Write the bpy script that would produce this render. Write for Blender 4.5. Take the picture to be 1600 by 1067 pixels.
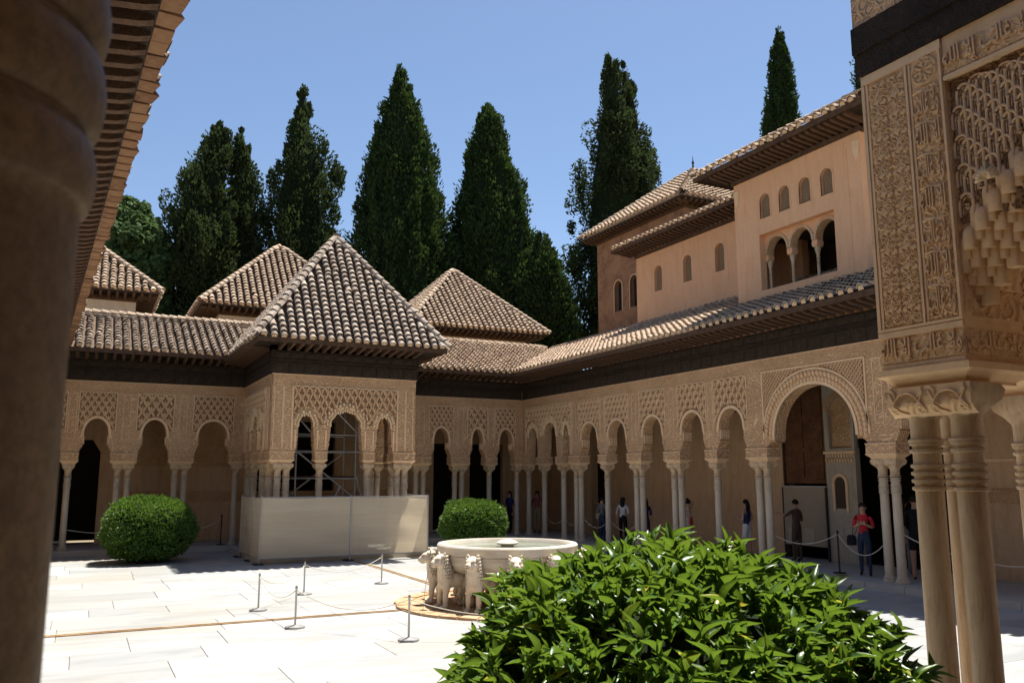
import bpy, bmesh, math, random
import numpy as np
from mathutils import Vector, Matrix, Euler
from mathutils.geometry import tessellate_polygon

for o in list(bpy.data.objects): bpy.data.objects.remove(o)
SC = bpy.context.scene
COL = SC.collection
R = math.radians
random.seed(7); rng = np.random.default_rng(7)

# ---------------------------------------------------------------- camera
cam = bpy.data.cameras.new('camera'); camo = bpy.data.objects.new('camera', cam); COL.objects.link(camo)
camo.location = (0, 0, 2.3); camo.rotation_euler = (R(99.15), 0, R(-26.95))
cam.sensor_width = 36; cam.sensor_fit = 'HORIZONTAL'; cam.lens = 29.475
cam.clip_start = 0.05; cam.clip_end = 2000
cam.dof.use_dof = True; cam.dof.focus_distance = 14; cam.dof.aperture_fstop = 12
SC.camera = camo
# ---------------------------------------------------------------- sky and sun
SUN = Vector((1.7, 1.0, 6.1)).normalized()
W = bpy.data.worlds.new('World'); SC.world = W; W.use_nodes = True
nt = W.node_tree; bg = nt.nodes['Background']
sky = nt.nodes.new('ShaderNodeTexSky'); sky.sky_type = 'NISHITA'; sky.sun_disc = False
sky.sun_elevation = math.asin(SUN.z); sky.sun_rotation = math.atan2(SUN.x, SUN.y)
sky.altitude = 750; sky.air_density = 1.0; sky.dust_density = 0.9; sky.ozone_density = 2.2
nt.links.new(sky.outputs[0], bg.inputs[0]); bg.inputs[1].default_value = 0.071
sl = bpy.data.lights.new('sun', 'SUN'); sl.energy = 5.0; sl.angle = R(0.53); sl.color = (1.0, 0.95, 0.87)
so = bpy.data.objects.new('sun', sl); COL.objects.link(so); so.location = (20, 15, 60)
so.rotation_euler = (-SUN).to_track_quat('-Z', 'Y').to_euler()
SC.view_settings.view_transform = 'Standard'; SC.view_settings.look = 'None'
SC.view_settings.exposure = 1.17; SC.view_settings.gamma = 1.0
SC.render.engine = 'CYCLES'
SC.cycles.max_bounces = 10; SC.cycles.diffuse_bounces = 6; SC.cycles.transparent_max_bounces = 8

# ---------------------------------------------------------------- materials
MATS = {}
class NT:
    def __init__(s, name):
        s.m = bpy.data.materials.new(name); s.m.use_nodes = True; s.t = s.m.node_tree
        s.b = s.t.nodes['Principled BSDF']; s.out = s.t.nodes['Material Output']; MATS[name] = s.m
        s._co = None
    def n(s, ty, **kw):
        x = s.t.nodes.new(ty)
        for k, v in kw.items(): setattr(x, k, v)
        return x
    def l(s, a, b): s.t.links.new(a, b)
    def co(s):
        if s._co is None: s._co = s.n('ShaderNodeTexCoord')
        return s._co.outputs['Object']
    def geo(s): return s.n('ShaderNodeNewGeometry')
    def mapped(s, sc, src=None):
        m = s.n('ShaderNodeMapping'); m.inputs['Scale'].default_value = sc if hasattr(sc, '__len__') else (sc,)*3
        s.l(src or s.co(), m.inputs[0]); return m.outputs[0]
    def noise(s, scale, detail=4, rough=.6, src=None, dist=0):
        x = s.n('ShaderNodeTexNoise'); x.inputs['Scale'].default_value = scale; x.inputs['Detail'].default_value = detail
        x.inputs['Roughness'].default_value = rough; x.inputs['Distortion'].default_value = dist
        s.l(src or s.co(), x.inputs['Vector']); return x.outputs[0]
    def vor(s, scale, feat='F1', src=None, out='Distance'):
        x = s.n('ShaderNodeTexVoronoi', feature=feat); x.inputs['Scale'].default_value = scale
        s.l(src or s.co(), x.inputs['Vector']); return x.outputs[out]
    def ramp(s, fac, stops):
        x = s.n('ShaderNodeValToRGB'); e = x.color_ramp.elements
        while len(e) < len(stops): e.new(.5)
        for i, (p, c) in enumerate(stops):
            e[i].position = p; e[i].color = tuple(c) + (1,) if hasattr(c, '__len__') else (c, c, c, 1)
        s.l(fac, x.inputs[0]); return x.outputs[0]
    def mix(s, f, a, b, mode='MIX'):
        x = s.n('ShaderNodeMix', data_type='RGBA', blend_type=mode)
        for i, v in ((0, f), (6, a), (7, b)):
            if hasattr(v, 'is_linked'): s.l(v, x.inputs[i])
            elif i == 0: x.inputs[0].default_value = v
            else: x.inputs[i].default_value = tuple(v) + (1,)
        return x.outputs[2]
    def math(s, op, a, b=None):
        x = s.n('ShaderNodeMath', operation=op)
        for i, v in ((0, a), (1, b)):
            if v is None: continue
            if hasattr(v, 'is_linked'): s.l(v, x.inputs[i])
            else: x.inputs[i].default_value = v
        return x.outputs[0]
    def bump(s, h, strength=.5, dist=.01):
        x = s.n('ShaderNodeBump'); x.inputs['Strength'].default_value = strength; x.inputs['Distance'].default_value = dist
        s.l(h, x.inputs['Height']); s.l(x.outputs[0], s.b.inputs['Normal']); return x
    def col(s, c):
        if hasattr(c, 'is_linked'): s.l(c, s.b.inputs['Base Color'])
        else: s.b.inputs['Base Color'].default_value = tuple(c) + (1,)
    def rough(s, r, spec=.3):
        s.b.inputs['Roughness'].default_value = r; s.b.inputs['Specular IOR Level'].default_value = spec

def stucco(name, c1, c2, scale=9, bd=.02, fine=True):
    m = NT(name)
    n1 = m.noise(.8, 6, .65); n2 = m.noise(6, 5, .7)
    base = m.mix(m.ramp(n1, [(.35, 0), (.7, 1)]), c1, c2)
    base = m.mix(m.math('MULTIPLY', m.ramp(n2, [(.5, 0), (.75, 1)]), .45), base, (c1[0]*.62, c1[1]*.56, c1[2]*.5))
    base = m.mix(m.math('MULTIPLY', m.ramp(m.noise(.55, 6, .7, src=m.mapped((1, 1, .45))), [(.54, 0), (.68, 1)]), .4), base, (c2[0]*1.05, c2[1]*1.08, c2[2]*1.15))
    m.rough(.9, .1)
    if fine:
        # shallow all-over carving: pale scrolls, shade of the hollows put into the colour
        w_ = m.n('ShaderNodeTexNoise'); w_.inputs['Scale'].default_value = scale*.5; m.l(m.co(), w_.inputs['Vector'])
        ad = m.n('ShaderNodeVectorMath', operation='MULTIPLY_ADD'); ad.inputs[1].default_value = (.09, .09, .09); m.l(w_.outputs['Color'], ad.inputs[0]); m.l(m.co(), ad.inputs[2])
        v1 = m.vor(scale*1.15, 'DISTANCE_TO_EDGE', src=ad.outputs[0]); v2 = m.vor(scale*2.6, 'SMOOTH_F1', src=ad.outputs[0])
        a = m.ramp(v1, [(.03, 1), (.16, 0)]); b = m.ramp(v2, [(.18, 1), (.36, 0)])
        h = m.math('MAXIMUM', a, m.math('MULTIPLY', b, .85))
        fade = m.ramp(m.noise(1.3, 4), [(.35, .35), (.65, 1)])
        gr = m.math('MULTIPLY', m.math('SUBTRACT', 1, h), m.math('MULTIPLY', fade, .78))
        base = m.mix(gr, base, (c1[0]*.58, c1[1]*.50, c1[2]*.44))
        m.bump(m.math('ADD', h, m.math('MULTIPLY', n2, .4)), 1.0, bd)
    else:
        m.bump(m.math('ADD', m.noise(60, 4), m.noise(9, 5, .7)), .45, .008)
    m.col(base)
    return m
stucco('stucco_carved', (.79, .50, .275), (.84, .565, .33), 9, .03)
stucco('stucco_fine', (.76, .475, .255), (.82, .535, .305), 14, .02)
stucco('stucco_trim', (.74, .51, .30), (.80, .57, .345), 9, .01, False)
stucco('stucco_relief', (.68, .45, .25), (.76, .525, .31), 9, .01, False)
stucco('muqarnas', (.76, .56, .33), (.80, .61, .375), 9, .01, False)
m = NT('relief_ground'); m.col(m.mix(m.ramp(m.noise(5, 5), [(.4, 0), (.65, 1)]), (.22, .125, .065), (.33, .20, .11))); m.rough(.95, .05); m.bump(m.noise(50, 4), .6, .01)  # backing darkened so gaps between relief ribs read as shaded
def plaster(name, c1, c2, stain):
    m = NT(name); n1 = m.noise(.5, 6, .65); n2 = m.noise(3.0, 6, .7, src=m.mapped((2, 2, .3)))
    base = m.mix(m.ramp(n1, [(.35, 0), (.65, 1)]), c1, c2)
    base = m.mix(m.math('MULTIPLY', m.ramp(n2, [(.48, 0), (.68, 1)]), .75), base, stain)
    base = m.mix(m.math('MULTIPLY', m.ramp(m.noise(1.1, 8, .8, dist=2.), [(.485, 0), (.5, 1), (.515, 0)]), .25), base, tuple(x*.6 for x in stain))
    m.col(base); m.rough(.92, .1); m.bump(m.noise(25, 6), .3, .01); return m
plaster('plaster_pink', (.75, .425, .235), (.79, .46, .26), (.66, .355, .19))
plaster('plaster_cream', (.66, .52, .37), (.70, .56, .42), (.55, .42, .30))
plaster('plaster_tan', (.56, .365, .21), (.63, .425, .25), (.44, .275, .155))
plaster('plaster_grey', (.42, .36, .27), (.47, .40, .31), (.33, .28, .21))
m = NT('column_marble'); 
b_ = m.mix(m.ramp(m.noise(2.2, 5, src=m.mapped((1, 1, .5))), [(.35, 0), (.7, 1)]), (.58, .50, .385), (.47, .375, .26))
b_ = m.mix(m.math('MULTIPLY', m.ramp(m.noise(7, 6, .7, src=m.mapped((3, 3, .5))), [(.5, 0), (.72, 1)]), .5), b_, (.40, .28, .17))
m.col(b_); m.rough(.55, .3); m.bump(m.noise(30, 5), .2, .004)
m = NT('capital_stone'); m.col(m.mix(m.ramp(m.noise(9, 5, .7), [(.4, 0), (.65, 1)]), (.62, .47, .30), (.40, .27, .155))); m.rough(.75, .2); m.bump(m.vor(38, 'DISTANCE_TO_EDGE'), .8, .012)
m = NT('column_ochre')
b_ = m.mix(m.ramp(m.noise(2.2, 5, src=m.mapped((1, 1, .5))), [(.35, 0), (.7, 1)]), (.56, .43, .28), (.47, .33, .19))
b_ = m.mix(m.math('MULTIPLY', m.ramp(m.noise(9, 6, .75, src=m.mapped((3, 3, .35))), [(.45, 0), (.7, 1)]), .7), b_, (.30, .18, .09))
m.col(b_); m.rough(.6, .3); m.bump(m.noise(40, 6, .7), .35, .004)
m = NT('column_shaded'); m.col(m.mix(m.math('MULTIPLY', m.ramp(m.noise(90, 4, .8), [(.4, 0), (.6, 1)]), .5), m.mix(m.ramp(m.noise(5, 6, .75, src=m.mapped((1, 1, .4))), [(.38, 0), (.62, 1)]), (.36, .26, .165), (.20, .135, .08)), (.12, .08, .05))); m.rough(.6, .3); m.bump(m.noise(40, 6, .7), .3, .003)  # darker than the ochre columns; the near column's shade is in the colour
def wood(name, c1, c2, bd=.012, sc=6):
    m = NT(name); n = m.noise(sc, 5, .6, src=m.mapped((1, 1, 1)))
    m.col(m.mix(m.ramp(n, [(.35, 0), (.65, 1)]), c1, c2)); m.rough(.75, .2)
    h = m.math('ADD', m.ramp(m.noise(16, 2, .5, dist=1.5), [(.42, 0), (.5, 1), (.58, 0)]), m.noise(45, 3))
    m.bump(h, .8, bd); return m
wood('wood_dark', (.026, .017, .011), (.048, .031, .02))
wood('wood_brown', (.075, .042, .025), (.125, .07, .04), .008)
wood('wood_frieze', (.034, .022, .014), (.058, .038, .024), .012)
wood('wood_carved_door', (.17, .075, .035), (.24, .11, .05), .03, 4)
def tile(name, c1, c2, c3, lich, isl=True):
    m = NT(name)
    if isl: rnd = m.geo().outputs['Random Per Island']
    else: rnd = m.n('ShaderNodeObjectInfo').outputs['Random']
    g = m.geo().outputs['Position']
    base = m.ramp(rnd, [(0, c1), (.5, c2), (1, c3)])
    n = m.noise(5, 6, .7, src=g); n2 = m.noise(1.1, 3, .5, src=g)
    base = m.mix(m.math('MULTIPLY', m.ramp(n, [(.42, 0), (.64, 1)]), .6), base, lich)
    base = m.mix(m.math('MULTIPLY', m.ramp(m.noise(9, 5, .7, src=g), [(.5, 0), (.66, 1)]), .75), base, (.13, .095, .07))
    m.col(base); m.rough(.9, .1); m.bump(m.noise(60, 4, src=g), .4, .008); return m
for sfx, isl in (('', True), ('_piece', False)):
    tile('tile_old'+sfx, (.27, .20, .145), (.41, .325, .25), (.17, .12, .09), (.46, .42, .355), isl)
    tile('tile_warm'+sfx, (.38, .265, .18), (.50, .37, .26), (.26, .17, .115), (.50, .43, .335), isl)
m = NT('roof_mortar'); m.col(m.mix(m.noise(3), (.11, .076, .054), (.17, .12, .085))); m.rough(.95, .1)
m = NT('tile_end'); m.col(m.mix(m.noise(6), (.62, .44, .27), (.55, .36, .21))); m.rough(.9, .1); m.bump(m.noise(40), .3, .006)
m = NT('eave_brick'); rnd = m.n('ShaderNodeObjectInfo').outputs['Random']
b_ = m.ramp(rnd, [(0, (.22, .115, .062)), (.5, (.28, .155, .085)), (1, (.17, .085, .048))])
m.col(m.mix(m.math('MULTIPLY', m.ramp(m.noise(9, 6, .7), [(.45, 0), (.7, 1)]), .6), b_, (.32, .22, .13))); m.rough(.95, .1); m.bump(m.noise(30, 6), .6, .012)
m = NT('tower_brick')
bt = m.n('ShaderNodeTexBrick'); bt.inputs['Scale'].default_value = 1; bt.inputs['Brick Width'].default_value = .3; bt.inputs['Row Height'].default_value = .085
bt.inputs['Mortar Size'].default_value = .012; bt.inputs['Color1'].default_value = (.30, .145, .078, 1); bt.inputs['Color2'].default_value = (.20, .095, .052, 1); bt.inputs['Mortar'].default_value = (.33, .22, .14, 1)
sx = m.n('ShaderNodeSeparateXYZ'); m.l(m.co(), sx.inputs[0]); cx = m.n('ShaderNodeCombineXYZ')
m.l(m.math('ADD', sx.outputs[0], sx.outputs[1]), cx.inputs[0]); m.l(sx.outputs[2], cx.inputs[1]); m.l(cx.outputs[0], bt.inputs['Vector'])
m.col(m.mix(m.math('MULTIPLY', m.ramp(m.noise(1.3, 7, .75), [(.40, 0), (.58, 1)]), .8), m.mix(m.ramp(m.noise(4, 6, .7), [(.4, 0), (.65, 1)]), bt.outputs[0], (.17, .08, .044)), (.36, .20, .11))); m.rough(.95, .1)
m.bump(m.math('ADD', bt.outputs['Fac'], m.noise(12, 5)), -.5, .02)
m = NT('floor_marble'); oi = m.n('ShaderNodeObjectInfo')
g = m.geo().outputs['Position']; va = m.n('ShaderNodeVectorMath', operation='ADD')
mu = m.n('ShaderNodeVectorMath', operation='SCALE'); mu.inputs[3].default_value = 13.; cc = m.n('ShaderNodeCombineXYZ')
m.l(oi.outputs['Random'], cc.inputs[0]); m.l(oi.outputs['Random'], cc.inputs[1]); m.l(cc.outputs[0], mu.inputs[0]); m.l(mu.outputs[0], va.inputs[0]); m.l(g, va.inputs[1])
vein = m.noise(.7, 7, .68, src=m.mapped((.6, 2.4, 1), va.outputs[0]), dist=1.2)
tone = m.ramp(oi.outputs['Random'], [(0, (.355, .36, .355)), (.3, (.43, .43, .415)), (.55, (.30, .31, .312)), (.8, (.40, .395, .375)), (1, (.345, .335, .31))])
b_ = m.mix(m.math('MULTIPLY', m.ramp(vein, [(.47, 0), (.60, 1)]), .6), tone, (.235, .25, .255))
b_ = m.mix(m.math('MULTIPLY', m.ramp(m.noise(.35, 5, .6, src=g), [(.48, 0), (.66, 1)]), .45), b_, (.32, .29, .235))
m.col(b_); m.rough(.42, .35); m.bump(m.noise(18, 5, src=g), .15, .004)
m = NT('walk_stone'); m.col(m.mix(m.noise(2.5, 6), (.42, .38, .32), (.52, .48, .41))); m.rough(.6, .3); m.bump(m.noise(20), .2, .005)
m = NT('screen_sheet'); m.col(m.mix(m.noise(2, 5), (.30, .24, .175), (.37, .30, .22))); m.rough(.5, .3)
m = NT('joint'); m.col((.18, .16, .13)); m.rough(.95, .1)
m = NT('sandstone'); m.col(m.mix(m.ramp(m.noise(3.5, 6, .7), [(.4, 0), (.6, 1)]), (.46, .33, .20), (.33, .19, .095))); m.rough(.85, .2); m.bump(m.noise(25), .4, .008)
m = NT('fountain_stone')
b_ = m.mix(m.ramp(m.noise(1.6, 6, .7, src=m.mapped((1, 1, 5)), dist=.6), [(.45, 0), (.68, 1)]), (.56, .51, .425), (.44, .355, .255))
m.col(b_); m.rough(.6, .3); m.bump(m.noise(30, 5), .25, .006)
m = NT('lion_stone')
b_ = m.mix(m.ramp(m.noise(6, 6, .7), [(.42, 0), (.66, 1)]), (.66, .595, .48), (.52, .42, .29))
m.col(b_); m.rough(.65, .3)
m.bump(m.math('ADD', m.vor(34, 'F1', src=m.mapped((1, 1, .6))), m.noise(50, 3)), .4, .008)
m = NT('lion_groove'); m.col((.25, .18, .11)); m.rough(.8, .2)
m = NT('water'); m.col((.16, .20, .15)); m.rough(.05, .6); m.bump(m.noise(8, 3), .25, .02)
m = NT('metal_grey'); m.col((.36, .36, .35)); m.rough(.42, .5); m.b.inputs['Metallic'].default_value = .6
m = NT('metal_dark'); m.col((.03, .03, .03)); m.rough(.6, .4)
m = NT('scaffold_steel'); m.col(m.mix(m.noise(9), (.42, .43, .43), (.30, .30, .29))); m.rough(.45, .5); m.b.inputs['Metallic'].default_value = .5
m = NT('rope'); m.col((.55, .50, .40)); m.rough(.9, .1)
m = NT('rope_dark'); m.col((.22, .19, .15)); m.rough(.9, .1)
m = NT('lattice_screen'); v = m.vor(17, 'DISTANCE_TO_EDGE', src=m.mapped((1, 1, 1)))
m.col(m.mix(m.ramp(v, [(.06, 1), (.13, 0)]), (.05, .04, .03), (.40, .29, .18))); m.rough(.9, .1); m.bump(v, -.5, .02)
m = NT('dark_glass'); m.col((.02, .022, .025)); m.rough(.15, .5)
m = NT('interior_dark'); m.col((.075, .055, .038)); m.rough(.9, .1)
m = NT('screen_lattice'); m.col(m.mix(m.noise(9), (.30, .21, .13), (.38, .27, .17))); m.rough(.9, .1)
m = NT('soil'); m.col(m.mix(m.noise(.4, 6), (.24, .18, .12), (.16, .14, .08))); m.rough(.95, .05)
# woven mesh sheet: lets part of the light through
m = NT('mesh_sheet'); m.col(m.mix(m.ramp(m.noise(1.2, 5, .7, src=m.mapped((.25, .25, 5))), [(.4, 0), (.62, 1)]), (.68, .59, .44), (.80, .71, .54))); m.rough(.8, .1)
tr = m.n('ShaderNodeBsdfTranslucent'); tr.inputs[0].default_value = (.74, .63, .45, 1); tp = m.n('ShaderNodeBsdfTransparent')
m1 = m.n('ShaderNodeMixShader'); m1.inputs[0].default_value = .4; m.l(m.b.outputs[0], m1.inputs[1]); m.l(tr.outputs[0], m1.inputs[2])
m2 = m.n('ShaderNodeMixShader'); m2.inputs[0].default_value = .08; m.l(m1.outputs[0], m2.inputs[1]); m.l(tp.outputs[0], m2.inputs[2]); m.l(m2.outputs[0], m.out.inputs[0])
def leafmat(name, c1, c2, c3, rough=.45, trans=.35, tcol=(.20, .30, .03), isl=True):
    m = NT(name)
    rnd = m.geo().outputs['Random Per Island'] if isl else m.n('ShaderNodeObjectInfo').outputs['Random']
    base = m.ramp(rnd, [(0, c1), (.45, c2), (.94, tuple(x*1.25 for x in c2)), (1, c3)])
    base = m.mix(m.math('MULTIPLY', m.ramp(m.noise(55, 4, .7, src=m.geo().outputs['Position']), [(.5, 0), (.7, 1)]), .45), base, (c2[0]*1.7, c2[1]*1.2, c2[2]*1.6))
    m.col(base); m.rough(rough, .4 if rough < .5 else .08)
    t = m.n('ShaderNodeBsdfTranslucent'); t.inputs[0].default_value = tcol + (1,)
    mx = m.n('ShaderNodeMixShader'); mx.inputs[0].default_value = trans
    m.l(m.b.outputs[0], mx.inputs[1]); m.l(t.outputs[0], mx.inputs[2]); m.l(mx.outputs[0], m.out.inputs[0]); return m
leafmat('leaf_citrus', (.026, .07, .011), (.058, .122, .017), (.45, .38, .03), .36, .32, (.165, .27, .025))
leafmat('leaf_citrus_piece', (.026, .07, .011), (.058, .122, .017), (.42, .38, .03), .36, .32, (.165, .27, .025), False)
leafmat('leaf_box', (.03, .078, .013), (.065, .14, .022), (.14, .21, .045), .35, .3, (.14, .24, .03))
leafmat('leaf_cypress', (.013, .028, .011), (.029, .054, .019), (.04, .066, .023), .9, .2, (.06, .10, .02))
leafmat('leaf_cypress_olive', (.015, .027, .012), (.032, .05, .02), (.045, .065, .026), .9, .2, (.07, .10, .03))
leafmat('leaf_broad', (.035, .07, .025), (.07, .12, .045), (.12, .18, .08), .6, .3, (.11, .18, .06))
m = NT('bark'); m.col(m.mix(m.noise(5), (.10, .075, .055), (.17, .13, .10))); m.rough(.95, .1); m.bump(m.noise(15), .6, .03)
m = NT('foliage_core'); m.col((.014, .022, .010)); m.rough(.95, .05)  # near-black solids added inside foliage to stop light passing through
for nm, c in dict(skin=(.48, .28, .19), hair_dark=(.018, .012, .009), hair_brown=(.06, .035, .02), cloth_white=(.62, .60, .58), cloth_navy=(.025, .03, .11),
    cloth_red=(.55, .03, .04), cloth_jeans=(.03, .045, .085), cloth_black=(.012, .012, .014), cloth_brown=(.09, .06, .045), cloth_cream=(.50, .44, .36),
    cloth_grey=(.15, .15, .16), shoe_dark=(.02, .02, .02), bag_red=(.35, .03, .02), cloth_pink=(.30, .09, .10), cloth_tan=(.38, .28, .18)).items():
    m = NT(nm); m.col(m.mix(m.noise(9, 3), c, tuple(x*.8 for x in c))); m.rough(.8, .2)
m = NT('cloth_print'); v = m.vor(26, 'F1', out='Color'); m.col(m.mix(m.ramp(m.vor(26), [(.25, 1), (.4, 0)]), (.55, .50, .42), (.10, .09, .10))); m.rough(.85, .1)

# ---------------------------------------------------------------- mesh helpers
class MB:
    def __init__(s): s.v = []; s.f = []
    def raw(s, V, F):
        k = len(s.v); s.v.extend([tuple(p) for p in V]); s.f.extend([tuple(i + k for i in f) for f in F]); return s
    def box(s, x0, x1, y0, y1, z0, z1):
        V = [(x, y, z) for z in (z0, z1) for y in (y0, y1) for x in (x0, x1)]
        return s.raw(V, [(0, 2, 3, 1), (4, 5, 7, 6), (0, 1, 5, 4), (2, 6, 7, 3), (0, 4, 6, 2), (1, 3, 7, 5)])
    def prism(s, poly, y0, y1, back=True, sides=None):
        """poly: (u,z) points; extruded along y from y0 (front) to y1"""
        n = len(poly); V = [(u, y0, z) for u, z in poly] + [(u, y1, z) for u, z in poly]
        tri = tessellate_polygon([[Vector((u, z, 0)) for u, z in poly]])
        F = [tuple(t) for t in tri]
        if back: F += [tuple(i + n for i in reversed(t)) for t in tri]
        for i in range(n):
            if sides is None or sides(i): j = (i+1) % n; F.append((i, i+n, j+n, j))
        return s.raw(V, F)
    def ring(s, inner, outer, y0, y1):
        """ribbon between two equal-length open polylines, front at y0, edges back to y1"""
        n = len(inner); V = [(u, y0, z) for u, z in inner] + [(u, y0, z) for u, z in outer] + [(u, y1, z) for u, z in inner] + [(u, y1, z) for u, z in outer]
        F = []
        for i in range(n-1): F += [(i, i+1, n+i+1, n+i), (i, 2*n+i, 2*n+i+1, i+1), (n+i, n+i+1, 3*n+i+1, 3*n+i)]
        F += [(0, n, 3*n, 2*n), (n-1, 3*n-1, 4*n-1, 2*n-1)]
        return s.raw(V, F)
    def tube(s, pts, r, n=6, cap=True):
        pts = [Vector(p) for p in pts]; rr = r if hasattr(r, '__len__') else [r]*len(pts)
        V = []; ref = Vector((0, 0, 1))
        for i, p in enumerate(pts):
            d = (pts[min(i+1, len(pts)-1)] - pts[max(i-1, 0)]).normalized()
            a = d.cross(ref if abs(d.dot(ref)) < .95 else Vector((1, 0, 0))).normalized(); b = d.cross(a)
            for k in range(n):
                t = 2*math.pi*k/n; V.append(p + (a*math.cos(t) + b*math.sin(t))*rr[i])
        F = [(i*n+k, i*n+(k+1) % n, (i+1)*n+(k+1) % n, (i+1)*n+k) for i in range(len(pts)-1) for k in range(n)]
        if cap: F += [tuple(range(n)), tuple(reversed(range((len(pts)-1)*n, len(pts)*n)))]
        return s.raw(V, F)
    def lathe(s, prof, n=16, cx=0, cy=0, z0=0, cap=True):
        V = [(cx + r*math.cos(2*math.pi*k/n), cy + r*math.sin(2*math.pi*k/n), z0+z) for r, z in prof for k in range(n)]
        F = [(i*n+k, i*n+(k+1) % n, (i+1)*n+(k+1) % n, (i+1)*n+k) for i in range(len(prof)-1) for k in range(n)]
        if cap: F += [tuple(reversed(range(n))), tuple(range((len(prof)-1)*n, len(prof)*n))]
        return s.raw(V, F)
    def loft(s, rings, cap=True):
        n = len(rings[0]); V = [p for r in rings for p in r]
        F = [(i*n+k, i*n+(k+1) % n, (i+1)*n+(k+1) % n, (i+1)*n+k) for i in range(len(rings)-1) for k in range(n)]
        if cap: F += [tuple(reversed(range(n))), tuple(range((len(rings)-1)*n, len(rings)*n))]
        return s.raw(V, F)
    def mesh(s, name, mat, smooth=False):
        me = bpy.data.meshes.new(name); me.from_pydata(s.v, [], s.f); me.materials.append(MATS[mat])
        if smooth:
            me.polygons.foreach_set('use_smooth', [True]*len(me.polygons))
            if smooth != True: me.set_sharp_from_angle(angle=R(smooth))
        me.update(); return me
    def build(s, name, mat, parent=None, smooth=False, loc=None, rot=None):
        bm = bmesh.new(); me = s.mesh(name, mat, False); bm.from_mesh(me); bmesh.ops.recalc_face_normals(bm, faces=bm.faces); bm.to_mesh(me); bm.free()
        if smooth:
            me.polygons.foreach_set('use_smooth', [True]*len(me.polygons))
            if smooth is not True: me.set_sharp_from_angle(angle=R(smooth))
        return put(name, me, parent, loc, rot)
def put(name, me, parent=None, loc=None, rot=None):
    o = bpy.data.objects.new(name, me); COL.objects.link(o); o.parent = parent
    if loc is not None: o.location = loc
    if rot is not None: o.rotation_euler = rot
    return o
def fastmesh(name, V, F, mat, smooth=False):
    """V (n,3) array, F (m,k) array with k = 3 or 4"""
    V = np.asarray(V, np.float32); F = np.asarray(F, np.int32); me = bpy.data.meshes.new(name); k = F.shape[1]
    me.vertices.add(len(V)); me.vertices.foreach_set('co', V.ravel()); me.loops.add(F.size); me.loops.foreach_set('vertex_index', F.ravel())
    me.polygons.add(len(F)); me.polygons.foreach_set('loop_start', np.arange(0, F.size, k, dtype=np.int32)); 
    me.polygons.foreach_set('use_smooth', np.full(len(F), bool(smooth)))
    me.materials.append(MATS[mat]); me.update(calc_edges=True); me.validate(); return me
def thing(name, label, cat, loc=(0, 0, 0), rz=0, group=None):
    o = bpy.data.objects.new(name, None); COL.objects.link(o); o.location = loc; o.rotation_euler = (0, 0, R(rz)); o.empty_display_size = .3
    o['label'] = label; o['category'] = cat
    if group: o['group'] = group
    return o
def tag(o, label, cat, group=None):
    o['label'] = label; o['category'] = cat
    if group: o['group'] = group
    return o
def struct(o): o['kind'] = 'structure'; return o
def stuff(o): o['kind'] = 'stuff'; return o
def copy_tree(o, parent=None):
    c = o.copy(); COL.objects.link(c); c.parent = parent
    for ch in o.children: copy_tree(ch, c)
    return c
# ---------------------------------------------------------------- roofs
PITCH, EXPO = .262, .2
def barrel(r0, r1, L, th=.018, seg=6, lift=.035):
    V = []; 
    for r, y, z in ((r0, 0, lift), (r0-th, 0, lift), (r1, L, .0)):
        for k in range(seg+1):
            t = math.pi*k/seg; V.append((-r*math.cos(t), y, z + r*math.sin(t)))
    n = seg+1; F = []
    for k in range(seg): F += [(k, k+1, 2*n+k+1, 2*n+k), (n+k, n+k+1, k+1, k)]
    return np.array(V, float), np.array(F)
TV, TF = barrel(.097, .070, .285, th=.022, lift=.058)
HV, HF = barrel(.115, .10, .36, .022, 6, .04)
def half_disc(r, z0):
    V = [(0, .012, z0-.03)] + [(-r*math.cos(math.pi*k/8), .012, z0 + r*math.sin(math.pi*k/8)) for k in range(9)]
    V = [(0, .012, z0-.03), (-r, .012, z0-.03)] + V[1:] + [(r, .012, z0-.03)]
    F = [(0, i+1, i) for i in range(1, len(V)-1)]
    return V, F
TILE_ME = {}
def tile_mesh(kind, mat):
    if (kind, mat) not in TILE_ME:
        V, F = (TV, TF) if kind == 'tile' else (HV, HF)
        mb = MB().raw(V, F); TILE_ME[kind, mat] = mb.mesh(kind, mat, 40)
        e = MB().raw(*half_disc(.07, .035)); TILE_ME['end', mat] = e.mesh('tile_end', 'tile_end')
    return TILE_ME[kind, mat]
def joined(mats, V, F):
    M = np.array(mats); n = len(M)
    P = np.einsum('nij,kj->nki', M[:, :3, :3], V) + M[:, None, :3, 3]
    FF = (F[None] + (np.arange(n)*len(V))[:, None, None])
    return P.reshape(-1, 3), FF.reshape(-1, F.shape[1])
CAMP = Vector((0, 0, 2.3))
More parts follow.
